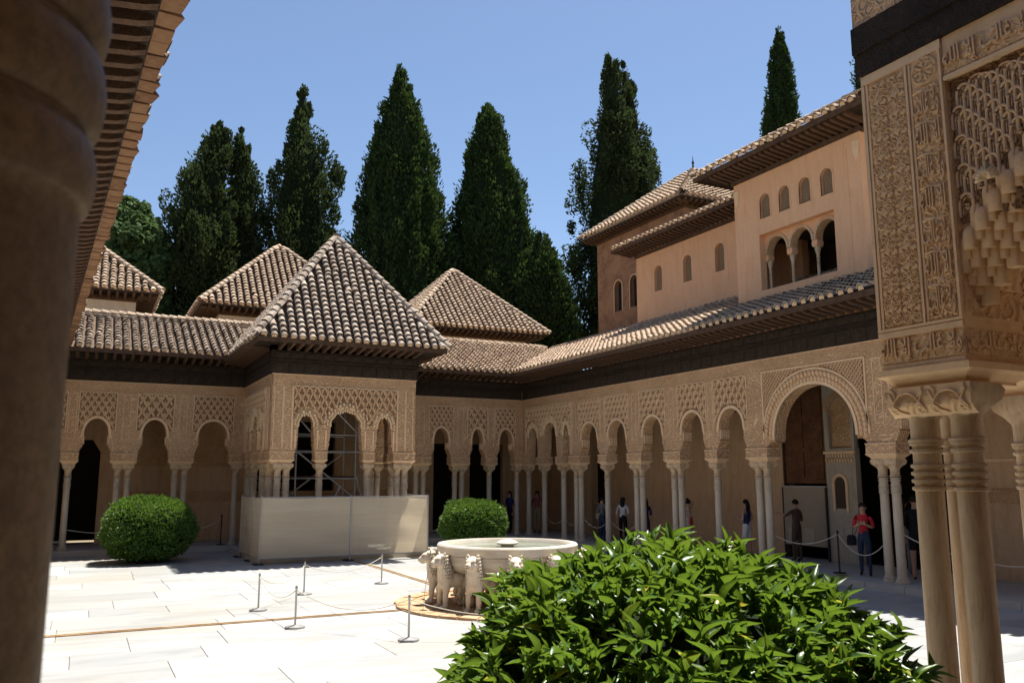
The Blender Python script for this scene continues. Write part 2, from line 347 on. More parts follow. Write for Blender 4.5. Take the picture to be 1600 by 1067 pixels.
def roof_face(root, P0, e, h, k, L, vmax, mat, indiv=0, ends=True, seedv=0, vmin=None, EXPO=EXPO, sy=1.):
    """P0 eave start, e along the eave, h horizontal inward, k = tan pitch, vmax(u) slope length at u"""
    rd = random.Random(seedv + int(abs(P0.x*7+P0.y*13)))
    s = (h + Vector((0, 0, k))).normalized(); n = e.cross(s); n = n if n.z > 0 else -n
    B = Matrix((e, s, n)).transposed().to_4x4()
    MWr = Matrix.Translation(root.location) @ root.rotation_euler.to_matrix().to_4x4()
    tiles = []
    cnt = int(L/PITCH); off = (L-cnt*PITCH)/2
    for i in range(cnt):
        u = off + (i+.5)*PITCH; vm = vmax(u); v0 = vmin(u) if vmin else 0; j0 = int(max(0, v0)/EXPO); jx = rd.uniform(-.008, .008)
        for j in range(j0, int((vm+.08)/EXPO)):
            slip = rd.uniform(1.5, 3.5) if rd.random() < .06 else 1.
            M = Matrix.Translation(P0 + e*(u+jx+rd.uniform(-.01, .01)*slip) + s*(j*EXPO + rd.uniform(-.018, .018)*slip - .06) + n*.014) @ B @ Euler((rd.uniform(-.02, .02), rd.uniform(-.07, .07), rd.uniform(-.04, .04)*slip)).to_matrix().to_4x4() @ Matrix.Diagonal((1, sy, 1+.25*(sy-1), 1))
            tiles.append((((MWr @ M).translation - CAMP).length, j, M))
    tiles.sort(key=lambda t: t[0])
    me = tile_mesh('tile', mat + '_piece')
    for d, j, M in tiles[:indiv]:
        o = put('roof_tile', me, root); o.matrix_local = M
        if j == 0 and ends: q = put('tile_end', TILE_ME['end', mat + '_piece'], root); q.matrix_local = M
    rest = [np.array(M) for d, j, M in tiles[indiv:]]
    if rest:
        V, F = joined(rest, TV, TF); o = put('roof_tiling', fastmesh('roof_tiling', V, F, mat), root); stuff(o)
        e0 = [np.array(M) for d, j, M in tiles[indiv:] if j == 0]
        if ends and e0:
            hv, hf = half_disc(.07, .035); V, F = joined(e0, np.array(hv), np.array(hf)); stuff(put('tile_end_row', fastmesh('tile_end_row', V, F, 'tile_end'), root))
    return s, n
def hip_line(root, A, Bp, mat, indiv=True):
    d = (Bp-A); Ln = d.length; d.normalize(); x = d.cross(Vector((0, 0, 1))).normalized(); n = x.cross(d)
    Bm = Matrix((x, d, n)).transposed().to_4x4(); ms = []
    for j in range(int(Ln/.27)):
        ms.append(Matrix.Translation(A + d*(j*.27-.05) + n*.045 + x*random.uniform(-.01, .01)) @ Bm @ Euler((0, random.uniform(-.05, .05), random.uniform(-.03, .03))).to_matrix().to_4x4())
    me = tile_mesh('hip', mat + '_piece')
    if indiv:
        for M in ms: o = put('ridge_tile', me, root); o.matrix_local = M
    else:
        V, F = joined([np.array(M) for M in ms], HV, HF); stuff(put('ridge_tiling', fastmesh('ridge_tiling', V, F, mat), root))
def sheet(root, pts, mat, name, th=.05):
    """thin solid slab from a planar polygon"""
    P = [Vector(p) for p in pts]; n = (P[1]-P[0]).cross(P[2]-P[0]).normalized(); n = n if n.z > 0 else -n
    if name == 'roof_slope': P = [p - n*.045 for p in P]
    k = len(P); mb = MB().raw(P + [p - n*th for p in P], [tuple(range(k)), tuple(reversed(range(k, 2*k)))] + [(i, i+k, (i+1) % k + k, (i+1) % k) for i in range(k)])
    return mb.build(name, mat, root)
def pyramid_roof(root, cx, cy, ax, ay, ze, za, mat, indiv=0, hips=True, rid=None):
    """hipped pyramid with eave half sizes ax, ay; ridge along the longer side"""
    a = min(ax, ay); k = (za-ze)/a; c = math.hypot(1, k)
    X0, X1, Y0, Y1 = cx-ax, cx+ax, cy-ay, cy+ay
    ra = [Vector((cx-(ax-a), cy-(ay-a), za)), Vector((cx+(ax-a), cy+(ay-a), za))]
    C = [Vector((X0, Y0, ze)), Vector((X1, Y0, ze)), Vector((X1, Y1, ze)), Vector((X0, Y1, ze))]
    apx = [ra[0], ra[0] if ay > ax else ra[1], ra[1], ra[1] if ay > ax else ra[0]]
    for i in range(4):
        P, Q = C[i], C[(i+1) % 4]; e = (Q-P).normalized(); h = Vector((0, 0, 1)).cross(e)
        L = (Q-P).length; up, uq = apx[i], apx[(i+1) % 4]
        pts = [P, Q, uq] + ([up] if (uq-up).length > .01 else [])
        sheet(root, pts, 'roof_mortar', 'roof_slope', .04)
        if i == 2: continue
        n_ind = indiv if i == 0 else (indiv//3 if i == 3 else 0)
        roof_face(root, P, e, h, k, L, lambda u: min(u, L-u, a)*c-.06, mat, n_ind)
    for i in (0, 1, 2, 3): hip_line(root, C[i], apx[i], mat, indiv > 0 and i in (0, 1, 3))
    if (ra[1]-ra[0]).length > .1: hip_line(root, ra[0], ra[1], mat, False)
    # finial lump of mortar at the top
    MB().lathe([(.13, -.05), (.12, .04), (.08, .1), (.03, .13)], 8, ra[0].x, ra[0].y, ra[0].z).build('finial', 'tile_end', root, True)
RAFT = {}
def rafters(root, u0, u1, y_wall, y_eave, z_wall, z_eave, step=.25, mat='wood_brown', name='rafter', w=.09, hgt=.12):
    key = (y_wall, y_eave, z_wall, z_eave, mat)
    if key not in RAFT:
        # carved, tapering rafter end
        L = y_wall-y_eave; dz = z_eave-z_wall
        prof = [(0, 0), (L*.6, dz*.6), (L*.85, dz*.85+.0), (L, dz+.02), (L, dz+.02+hgt*.55), (0, hgt)]
        V = []
        for x in (-w/2, w/2): V += [(x, -p, q) for p, q in prof]
        n = len(prof); F = [tuple(range(n)), tuple(reversed(range(n, 2*n)))] + [(i, (i+1) % n, (i+1) % n+n, i+n) for i in range(n)]
        mb = MB().raw(V, F); me = mb.mesh(name, mat); RAFT[key] = me
    k = int((u1-u0)/step)
    for i in range(k):
        put(name, RAFT[key], root, (u0 + (i+.5)*(u1-u0)/k, y_wall, z_wall))
# ---------------------------------------------------------------- columns
def col_meshes(mat, r, zcap, fluted=False):
    sh = [(r*1.02, .12)]
    sh += [(r*1.0, .3), (r*.97, 1.2)]
    z = zcap-.35
    sh.append((r*.95, z))
    for i in range(4):
        sh += [(r*.95, z+.005), (r*1.14, z+.012), (r*1.14, z+.03), (r*.95, z+.037)]; z += .05
    z += .05
    for i in range(2):
        sh += [(r*.95, z+.005), (r*1.14, z+.012), (r*1.14, z+.03), (r*.95, z+.037)]; z += .05
    sh += [(r*.95, zcap-.01)]
    shaft = MB().lathe(sh, 18).mesh('column', mat, 45)
    base = MB().lathe([(r*1.55, 0), (r*1.55, .035), (r*1.35, .05), (r*1.4, .08), (r*1.15, .1), (r*1.1, .13)], 18).mesh('base', mat, 45)
    mb = MB()
    mb.lathe([(r*1.18, 0), (r*1.22, .015), (r*1.0, .03), (r*1.0, .14), (r*1.05, .16)], 18, cap=False)
    rings = []
    for t, hw, sq in ((0, r*1.05, 0), (.25, r*1.25, .35), (.5, r*1.62, .8), (.8, r*1.72, .95), (1, r*1.66, 1)):
        ring = []
        for k in range(24):
            a = 2*math.pi*k/24; cx, cy = math.cos(a), math.sin(a); m_ = max(abs(cx), abs(cy))
            f = (1-sq) + sq/m_*.98; bul = 1 + (.07*math.cos(4*a+math.pi) + .04*math.cos(16*a))*(1 if .2 < t < .9 else 0)
            ring.append((hw*cx*f*bul, hw*cy*f*bul, .16+.21*t))
        rings.append(ring)
    mb.loft(rings)
    cap = mb.mesh('capital', 'capital_stone' if mat == 'column_marble' else mat, 40)
    return shaft, base, cap
def edge_col():
    r = .094; pf = [(r*1.03, .12), (r, .4), (r*.985, 2.325)]
    for z, dr, h in ((2.335, .0075, .042), (2.381, .0095, .05), (2.435, .009, .042)):
        pf += [(r*.985 + dr*math.sin(t)**.8, z+h*(1-math.cos(t))/2) for t in np.linspace(.05, math.pi-.05, 11)]
    pf += [(r*.97, 2.48)]
    sh, ba, ca = col_meshes('column_shaded', .094, 2.39); ca = MB().lathe([(r*.97, .09), (r*.97, .17), (r*1.2, .27), (r*1.6, .36)], 40).mesh('capital', 'column_shaded', 60)
    return MB().lathe(pf, 40).mesh('column', 'column_shaded', 60), ba, ca
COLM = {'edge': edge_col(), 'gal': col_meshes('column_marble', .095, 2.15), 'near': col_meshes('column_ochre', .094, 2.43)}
def column(root, u, y, kind='gal', zf=.15, zcap=2.15):
    sh, ba, ca = COLM[kind]
    o = put('column', sh, root, (u, y, zf)); o.rotation_euler = (0, 0, 0)
    put('base', ba, o); put('capital', ca, o, (0, 0, zcap-.0))
    return o
def impost(root, u, y, hw, hd, z0=2.66, mat='stucco_carved', z2=3.0):
    """flared moulding plus carved block over the capitals"""
    mb = MB()
    def sq(a, b, z): return [(u-a, y-b, z), (u+a, y-b, z), (u+a, y+b, z), (u-a, y+b, z)]
    mb.loft([sq(hw-.05, hd-.05, z0), sq(hw-.05, hd-.05, z0+.03), sq(hw+.0, hd+.0, z0+.075), sq(hw+.03, hd+.03, z0+.1), sq(hw+.03, hd+.03, z0+.12)])
    mb.build('impost', 'stucco_trim', root)
    MB().loft([sq(hw+.018, hd+.018, z0+.12), sq(hw+.018, hd+.018, z2-.022)]).build('impost_block', mat, root)
    MB().loft([sq(hw+.028, hd+.028, z2-.021), sq(hw+.028, hd+.028, z2+.004)]).build('impost_ledge', 'stucco_trim', root)
# ---------------------------------------------------------------- arches and lattice
def arch_prof(L, Rr, zb, zs, apex, inset=.07, n=28, point=.0, lobes=0):
    c = (L+Rr)/2; w = (Rr-L)/2-inset; left = [(L, zb)]
    if inset > 0:
        zj = min(zb+.26, zs-.06)
        left += [(L+inset*.25, zb+.08), (L+inset*.6, zb+.16), (c-w-.0, zj-.02), (c-w-.025, zj), (c-w-.025, zj+.03), (c-w, zj+.045)]
    top = []
    for i in range(n+1):
        t = math.pi*i/n; cu = -math.cos(t); su = math.sin(t)
        z = zs + (apex-zs)*(su**(.88) if su > 0 else 0)*(1-point*.0) + point*(apex-zs)*(1-abs(cu))**2*.15
        if lobes:
            f = abs(math.sin(t*lobes)); du = .05*f; z -= .055*(1-f)*su
            cu *= 1-.05*(1-f)
        top.append((c + w*cu, z))
    right = [(2*c-u, z) for u, z in reversed(left)]
    return left + top + right, top, c, w
def offs(top, c, zs, d):
    out = []
    n = len(top)
    for i, (u, z) in enumerate(top):
        a = top[max(i-1, 0)]; b = top[min(i+1, n-1)]; tx, tz = b[0]-a[0], b[1]-a[1]; l = math.hypot(tx, tz) or 1
        out.append((u - tz/l*d, z + tx/l*d))
    return out
def lattice(root, u0, u1, z0, z1, keep, cw=.17, ch=.24, y=0, proud=.05, mat='stucco_relief', name='lattice_panel', leaf=True, phase=0., back=True):
    """net of curved lozenges with a small palmette in each, in relief"""
    mb = MB(); st = ch/8
    def rib(pts):
        for (a, b) in zip(pts[:-1], pts[1:]):
            tx, tz = b[0]-a[0], b[1]-a[1]; l = math.hypot(tx, tz); nx, nz = -tz/l, tx/l; w0, w1 = cw*.13, cw*.07
            V = [(p[0]+nx*w*s, yy, p[1]+nz*w*s) for p in (a, b) for s, w, yy in ((-1, w0, y), (-1, w1, y-proud), (1, w1, y-proud), (1, w0, y))]
            mb.raw(V, [(0, 1, 5, 4), (1, 2, 6, 5), (2, 3, 7, 6)])
    nu = int((u1-u0)/cw)+2; cz = (z1-z0)
    for sgn in (1, -1):
        for i in range(-int(cz/ch)-2, nu+int(cz/ch)+2):
            run = []
            for q in range(int(cz/st)+1):
                z = z1 - q*st; t = (z1-z)/ch*2
                fr = t + phase; u = u0 + i*cw + sgn*(fr*cw/2 + cw*.075*math.sin(2*math.pi*fr))
                ok = u0 <= u <= u1 and keep(u, z)
                if ok: run.append((u, z))
                if (not ok) and len(run) > 1: rib(run)
                if not ok: run = []
            if len(run) > 1: rib(run)
    if leaf:
        for j in range(int(cz/ch*2)+2):
            z = z1 - (j+.5-phase)*ch/2
            for i in range(nu+1):
                u = u0 + (i + (.5 if j % 2 == 0 else 0.))*cw
                if not (u0+.03 < u < u1-.03 and z0 < z < z1-.02 and keep(u, z-ch*.3)): continue
                a, b = cw*.2, ch*.3
                V = [(u, y-proud*.75, z+b*.2)] + [(u+a*dx, y-.003, z+b*dz) for dx, dz in ((0, -1), (.75, -.5), (.55, 0), (1, .35), (.4, .45), (0, 1.05), (-.4, .45), (-1, .35), (-.55, 0), (-.75, -.5))]
                mb.raw(V, [(0, k+1, (k+1) % 10+1) for k in range(10)])
    o = mb.build(name, mat, root, 30)
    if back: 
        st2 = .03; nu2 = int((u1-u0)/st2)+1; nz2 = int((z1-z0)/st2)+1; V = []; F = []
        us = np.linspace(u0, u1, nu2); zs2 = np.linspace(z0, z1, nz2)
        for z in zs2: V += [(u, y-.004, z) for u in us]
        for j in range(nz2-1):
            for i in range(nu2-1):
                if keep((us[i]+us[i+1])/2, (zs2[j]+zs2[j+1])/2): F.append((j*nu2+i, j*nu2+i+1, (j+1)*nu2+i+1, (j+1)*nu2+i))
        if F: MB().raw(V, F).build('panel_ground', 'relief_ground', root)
    return o
def cells(root, pts, c, mat='muqarnas', name='muqarnas', y=-.02, size=.06, rows=2, flare=.05):
    """rows of small rounded stalactite niches hanging along an arch line"""
    mb = MB(); D = [0]
    for a, b in zip(pts[:-1], pts[1:]): D.append(D[-1] + math.dist(a, b))
    for r in range(rows):
        line = pts if r == 0 else offs(pts, c, 0, size*1.55*r)
        n = int(D[-1]/(size*1.25)); 
        for i in range(n):
            s = (i + .5*(1 + r % 2))/n*D[-1]
            k = max(j for j in range(len(D)) if D[j] <= s); k = min(k, len(pts)-2); f = (s-D[k])/max(1e-6, D[k+1]-D[k])
            u = line[k][0] + (line[k+1][0]-line[k][0])*f; z = line[k][1] + (line[k+1][1]-line[k][1])*f
            g = size*.55; hh = size*.95; yy = y + flare*(.3 - r*.35)
            rings = []
            for zz, q in ((-1, .45), (-.55, .85), (0, 1), (.55, .8), (.95, .25)):
                rings.append([(u + g*q*math.cos(a), yy + (size*.75)*q*math.sin(a), z + hh*zz) for a in np.linspace(0, 2*math.pi, 7)[:-1]])
            mb.loft(rings)
    o = mb.build(name, mat, root, True); stuff(o); return o
def std_bay(root, a, b, ha, hb, zs=3.52, apex=4.06, zt=5.2, th=.32, zb=3.0, scal=True, panel=True, beadn=20, cw=.17, ch=.25, style=0, frame=True, inset=.11):
    L, Rr = a+ha, b-hb
    prof, top, c, w = arch_prof(L, Rr, zb, zs, apex, inset)
    poly = [(a, zb)] + prof + [(b, zb), (b, zt), (a, zt)]
    n = len(poly)
    MB().prism(poly, 0, th, True, lambda i: i < n-3).build('arch_wall', 'stucco_fine' if style == 2 else 'stucco_carved', root)
    # scalloped arch border
    full = top; inner = []
    for i, (u, z) in enumerate(full): inner.append((u, z))
    t2 = []
    N = 72
    for i in range(N+1):
        t = math.pi*i/N; cu = -math.cos(t); su = max(0, math.sin(t)); d = (.012 if i % 2 else -.008) if scal else 0
        t2.append((c + (w+d)*cu, zs + (apex-zs+d)*su**.88))
    ob = [(c + (w+.075)*-math.cos(math.pi*i/N), zs + (apex-zs+.075)*max(0, math.sin(math.pi*i/N))**.88) for i in range(N+1)]
    MB().ring(t2, ob, -.03, .05).build('arch_border', 'stucco_trim', root)
    for sgn in (-1, 1):
        x1 = c+sgn*w; br = MB(); x0_ = x1-sgn*.035; br.box(min(x0_, x1+sgn*.01), max(x0_, x1+sgn*.01), .012, th-.012, zs-.03, zs+.005); br.box(min(x0_, x1+sgn*.01), max(x0_, x1+sgn*.01), .012, th-.012, zs-.24, zs-.215)
        for q in range(5): br.lathe([(.02, zs-.215), (.026, zs-.12), (.02, zs-.03)], 6, x1-sgn*.004, .035+q*(th-.07)/4)
        br.build('arch_bracket', 'stucco_trim', root)
    # framed strip over each support
    if panel and zt > 5:
        fr_ = MB(); g0, g1 = a-.0, min(a+.12, c-w-.24)
        if g1-g0 > .05:
            for zq in (3.42, 4.80): fr_.box(g0-.115, g0+.115, -.014, .01, zq, zq+.022)
            for xq in (g0-.115, g0+.095): fr_.box(xq, xq+.02, -.0145, .01, 3.44, 4.80)
            fr_.build('pier_frame', 'stucco_trim', root)
    # little bracket under the springing
    for sgn in (-1, 1):
        x0 = c+sgn*(w+.03); 
        MB().box(min(x0, x0+sgn*.07), max(x0, x0+sgn*.07), -.025, .06, zs-.06, zs-.0).build('bracket', 'stucco_trim', root)
    if panel:
        pu0, pu1 = max(a+.16, c-w-.16), min(b-.16, c+w+.16); pz0, pz1 = zs+.2, 4.84
        keep = lambda u, z: ((u-c)/(w+.085))**2 + (max(0, z-zs)/(apex-zs+.085))**2 > 1 and z >= pz0
        cwn = (pu1-pu0)/round((pu1-pu0)/cw)
        lattice(root, pu0, pu1, pz0, pz1, keep, cwn, ch, phase=.5*(style == 1))
        if frame:
            mb = MB(); f = .03
            mb.box(pu0-f, pu0, -.028, .01, pz0, pz1); mb.box(pu1, pu1+f, -.028, .01, pz0, pz1); mb.box(pu0-f, pu1+f, -.0285, .01, pz1, pz1+f)
            mb.build('panel_frame', 'stucco_trim', root)
def muq_face(root, u0, u1, arches, sup, zt=5.2, zb=3.0, th=.32, lat=(None, None), cw=.2, ch=.30, y0=0., back=True, cellsize=.06, pan=True):
    """wall with lobed stalactite arches under one big lozenge field; arches: (L,R,zs,apex)"""
    poly = [(u0, zb)]; tops = []
    for L, Rr, zs, ap in arches:
        prof, top, c, w = arch_prof(L, Rr, zb, zs, ap, .05, 36, lobes=5)
        poly += prof; tops.append((top, c, w, zs, ap))
    poly += [(u1, zb), (u1, zt), (u0, zt)]; n = len(poly)
    MB().prism(poly, y0, y0+th, back, lambda i: i < n-3 or i == n-3 or i == n-1).build('arch_wall', 'stucco_carved', root)
    for top, c, w, zs, ap in tops: cells(root, top, c, size=cellsize, rows=3 if w > .4 else 2, y=y0-.01)
    l0, l1 = lat
    if l0 is not None:
        def keep(u, z):
            for top, c, w, zs, ap in tops:
                if abs(u-c) < w+.16 and ((u-c)/(w+.15))**2 + (max(0, z-zs)/(ap-zs+.2))**2 < 1: return False
            return z > 3.78
        cwn = (l1-l0)/round((l1-l0)/cw)
        lattice(root, l0, l1, 3.78, 4.84, keep, cwn, ch, y=y0, proud=.06)
        mb = MB()
        for x in (l0-.04, l1): mb.box(x, x+.04, y0-.03, y0+.01, zb+.05, 4.84)
        mb.box(l0-.04, l1+.04, y0-.031, y0+.01, 4.84, 4.88); mb.build('panel_frame', 'stucco_trim', root)
def _frp(w, h):
    f = MB(); f.loft([[(-w/2, 0, -h/2), (w/2, 0, -h/2), (w/2, 0, h/2), (-w/2, 0, h/2)], [(-w/2+.015, -.016, -h/2+.015), (w/2-.015, -.016, -h/2+.015), (w/2-.015, -.016, h/2-.015), (-w/2+.015, -.016, h/2-.015)]])
    f.lathe([(.05, 0), (.06, .012), (.02, .022)], 8, 0, 0, 0); V = f.v[8:]; f.v[8:] = [(x*1.3, -.014-z, y*1.3) for x, y, z in V]
    return f.mesh('frieze_panel', 'wood_frieze')
FRP, FRP2 = _frp(.38, .28), _frp(.38, .17)
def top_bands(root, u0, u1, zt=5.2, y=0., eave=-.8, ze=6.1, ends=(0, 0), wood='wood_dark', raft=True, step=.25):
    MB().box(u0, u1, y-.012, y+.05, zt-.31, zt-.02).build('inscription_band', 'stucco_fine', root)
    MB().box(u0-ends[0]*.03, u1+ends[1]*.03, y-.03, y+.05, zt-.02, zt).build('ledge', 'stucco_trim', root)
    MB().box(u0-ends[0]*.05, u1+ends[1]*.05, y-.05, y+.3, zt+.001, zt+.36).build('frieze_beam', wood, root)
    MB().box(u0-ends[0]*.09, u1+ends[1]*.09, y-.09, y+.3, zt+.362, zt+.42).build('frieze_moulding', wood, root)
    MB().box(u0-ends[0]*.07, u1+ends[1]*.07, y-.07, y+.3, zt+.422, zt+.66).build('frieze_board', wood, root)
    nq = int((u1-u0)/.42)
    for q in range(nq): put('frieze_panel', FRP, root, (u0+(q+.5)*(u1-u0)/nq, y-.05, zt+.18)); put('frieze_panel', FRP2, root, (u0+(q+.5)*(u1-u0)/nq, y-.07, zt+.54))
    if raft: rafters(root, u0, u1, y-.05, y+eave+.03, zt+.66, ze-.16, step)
# ---------------------------------------------------------------- ground and courtyard floor
struct(MB().box(-400, 400, -300, 600, -.5, -.08).build('ground', 'soil'))
fl = struct(MB().box(-1.5, 15.2, -2.5, 29.2, -.075, -.014).build('courtyard_floor', 'joint'))
rd = random.Random(3); y = 1.2; made = 0
while y < 28.2:
    dy = rd.uniform(.85, 1.15); x = -1.2 + rd.uniform(-1.4, 0)
    while x < 14.8:
        dx = rd.choice((1.25, 1.6, 1.9, 2.3, 2.7)); x0, x1 = max(x, -1.2), min(x+dx, 14.9)
        if x1-x0 > .15:
            g = .004; h = rd.uniform(-.0015, .0015)
            mb = MB(); b = .004
            X0, X1, Y0, Y1 = x0+g, x1-g, y+g, min(y+dy, 28.4)-g
            V = [(X0, Y0, -.013), (X1, Y0, -.013), (X1, Y1, -.013), (X0, Y1, -.013), (X0, Y0, h-b), (X1, Y0, h-b), (X1, Y1, h-b), (X0, Y1, h-b), (X0+b, Y0+b, h), (X1-b, Y0+b, h), (X1-b, Y1-b, h), (X0+b, Y1-b, h)]
            F = [(0, 1, 5, 4), (1, 2, 6, 5), (2, 3, 7, 6), (3, 0, 4, 7), (4, 5, 9, 8), (5, 6, 10, 9), (6, 7, 11, 10), (7, 4, 8, 11), (8, 9, 10, 11)]
            me = mb.raw(V, F).mesh('marble_slab', 'floor_marble'); put('marble_slab', me, fl); made += 1
        x += dx
    y += dy
def walkway(x0, x1, y0, y1, name='walkway'):
    o = struct(MB().box(x0+.03, x1, y0+.03, y1, -.07, .135).build(name, 'walk_stone'))
    return o
# gallery walkways: a stone kerb course with flags behind
def kerb(a, b, fixed, axis, sgn):
    """row of kerb stones along an edge"""
    root = struct(MB().box(*((a, b, min(fixed, fixed+sgn*3.1), max(fixed, fixed+sgn*3.1)) if axis == 'x' else (min(fixed, fixed+sgn*3.1), max(fixed, fixed+sgn*3.1), a, b)), -.07, .118).build('walkway', 'joint'))
    rdk = random.Random(int(a*10+b)); t = a
    while t < b-.1:
        e = min(t + rdk.uniform(.9, 1.5), b); w = .34; p, q = (fixed-sgn*.03, fixed+sgn*w)
        lo, hi = min(p, q), max(p, q)
        box = (t+.005, e-.005, lo, hi) if axis == 'x' else (lo, hi, t+.005, e-.005)
        MB().box(*box, -.05, .15).build('kerb_stone', 'walk_stone', root)
        lo, hi = sorted((fixed+sgn*(w+.012), fixed+sgn*3.0)); box = (t+.005, e-.005, lo, hi) if axis == 'x' else (lo, hi, t+.005, e-.005)
        MB().box(*box, .1, .146).build('paving_flag', 'walk_stone', root); t = e
    return root
kerb(.6, 31.5, 14.72, 'y', 1)
kerb(-3.2, 14.6, 28.32, 'x', 1)
kerb(1.0, 28.2, -.62, 'y', -1)
# water channels with sandstone edging
def channel(a, b, fixed, axis):
    root = struct(MB().box(*((a, b, fixed-.03, fixed+.03) if axis == 'x' else (fixed-.03, fixed+.03, a, b)), -.01, .006).build('water_channel', 'water'))
    rdk = random.Random(5); t = a
    while t < b-.05:
        e = min(t+rdk.uniform(.8, 1.6), b)
        for s in (-1, 1):
            lo, hi = sorted((fixed+s*.03, fixed+s*rdk.uniform(.06, .07))); bx = (t+.004, e-.004, lo, hi) if axis == 'x' else (lo, hi, t+.004, e-.004)
            MB().box(*bx, -.01, .016+rdk.uniform(-.003, .003)).build('edging_stone', 'sandstone', root)
        t = e
channel(-.9, 5.1, 14.4, 'x'); channel(16.45, 23.2, 6.95, 'y'); channel(9.3, 14.4, 14.4, 'x')

def reparent(tmp, root, M):
    for ch in list(tmp.children):
        ml = M @ ch.matrix_basis.copy(); ch.parent = root; ch.matrix_basis = ml
    bpy.data.objects.remove(tmp)
def T(x, y, z=0, rz=0): return Matrix.Translation((x, y, z)) @ Matrix.Rotation(R(rz), 4, 'Z')
def holes_wall(outer, holes, y0, y1):
    loops = [outer] + holes; V = []; F = []; idx = []
    for lp in loops:
        idx.append((len(V), len(lp))); V += [(u, y0, z) for u, z in lp]
    n = len(V); tri = tessellate_polygon([[Vector((u, z, 0)) for u, z in lp] for lp in loops])
    V += [(x, y1, z) for x, _, z in V[:n]]
    F += [tuple(t) for t in tri] + [tuple(i+n for i in t) for t in tri]
    for k0, m_ in idx:
        for i in range(m_): a, b = k0+i, k0+(i+1) % m_; F.append((a, b, b+n, a+n))
    return MB().raw(V, F)
def arch_loop(c, hw, z0, z1, n=12):
    zs = z1-hw
    return [(c-hw, z0), (c+hw, z0)] + [(c+hw*math.cos(math.pi*i/n), zs+hw*math.sin(math.pi*i/n)) for i in range(n+1)]

# ---------------------------------------------------------------- long gallery beside the court (right wall)
RG = thing('arcaded_gallery', 'long arcaded gallery with one big round arch below the pink upper storey', 'gallery', (15, 28.6, 0), -90, 'court galleries')
sup = [(.2, 1), (1.41, 1), (2.8, 1), (3.82, 2), (5.59, 1), (7.35, 2), (9.2, 2), (10.89, 1), (12.6, 2), (16.28, 2), (18.0, 1), (19.7, 2), (21.5, 1), (23.3, 2), (25.1, 1), (26.9, 2)]
HB = {1: .23, 2: .36}
for u, n in sup:
    impost(RG, u, .16, HB[n], .19)
    for k in range(n): column(RG, u + (k-(n-1)/2)*.3, .16)
big = (12.6, 16.28)
for (a, na), (b, nb) in zip(sup[3:-1], sup[4:]):
    if (a, b) == big: continue
    std_bay(RG, a, b, HB[na], HB[nb], style=int(a*10) % 2, scal=True, cw=.23, ch=.36)
muq_face(RG, 0.0, 3.82, [(.4, 1.22, 3.75, 4.18), (1.6, 2.61, 3.78, 4.3), (2.99, 3.49, 3.75, 4.18)], None, lat=(.3, 3.6), cw=.24, ch=.36)
# the big arch
prof, top, c, w = arch_prof(12.93, 15.95, 3.0, 3.2, 4.42, .3, 48)
poly = [(12.6, 3.0)] + prof + [(16.28, 3.0), (16.28, 5.2), (12.6, 5.2)]; n_ = len(poly)
MB().prism(poly, 0, .34, True, lambda i: i < n_-3).build('arch_wall', 'stucco_carved', RG)
MB().ring(top, offs(top, c, 0, .07), -.035, .05).build('arch_border', 'stucco_trim', RG)
cells(RG, offs(top, c, 0, .14), c, size=.085, rows=2, mat='stucco_relief', y=-.01)
o2 = offs(top, c, 0, .34); MB().ring(o2, offs(top, c, 0, .385), -.03, .02).build('arch_border', 'stucco_trim', RG)
mb = MB()
for x in (12.88, 15.98): mb.box(x-.02, x+.02, -.03, .01, 3.4, 4.84)
mb.box(12.86, 16.0, -.031, .01, 4.84, 4.88); mb.build('panel_frame', 'stucco_trim', RG)
kp = lambda u, z: ((u-c)/(w+.42))**2 + ((z-3.2)/(1.22+.42))**2 > 1
lattice(RG, 12.92, 15.94, 3.6, 4.83, kp, .1, .12, proud=.03, name='spandrel_relief')
top_bands(RG, 0.06, 28.0, zt=5.2)
KR = .43
ZE = 6.12
P0 = Vector((-2.9, -.8, ZE)); cR = math.hypot(1, KR)
roof_face(RG, P0, Vector((1, 0, 0)), Vector((0, 1, 0)), KR, 19.9, lambda u: 3.6*cR, 'tile_warm', 300, True, 1, lambda u: max(0, .8-(u-2.9))*cR)
roof_face(RG, Vector((17.0, -.8, ZE)), Vector((1, 0, 0)), Vector((0, 1, 0)), KR, 10.0, lambda u: 3.6*cR, 'tile_warm', 0, True, 2)
sheet(RG, [(.8, -.82, ZE), (27, -.82, ZE), (27, 2.8, ZE+3.62*KR), (-2.82, 2.8, ZE+3.62*KR)], 'roof_mortar', 'roof_slope', .04)
hip_line(RG, Vector((27, 2.8, ZE+3.6*KR)), Vector((-2.8, 2.8, ZE+3.6*KR)), 'tile_warm', False)
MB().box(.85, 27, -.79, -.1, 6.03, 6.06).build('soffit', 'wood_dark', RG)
MB().box(.8, 27, -.83, -.77, 5.98, 6.105).build('eave_board', 'wood_brown', RG)
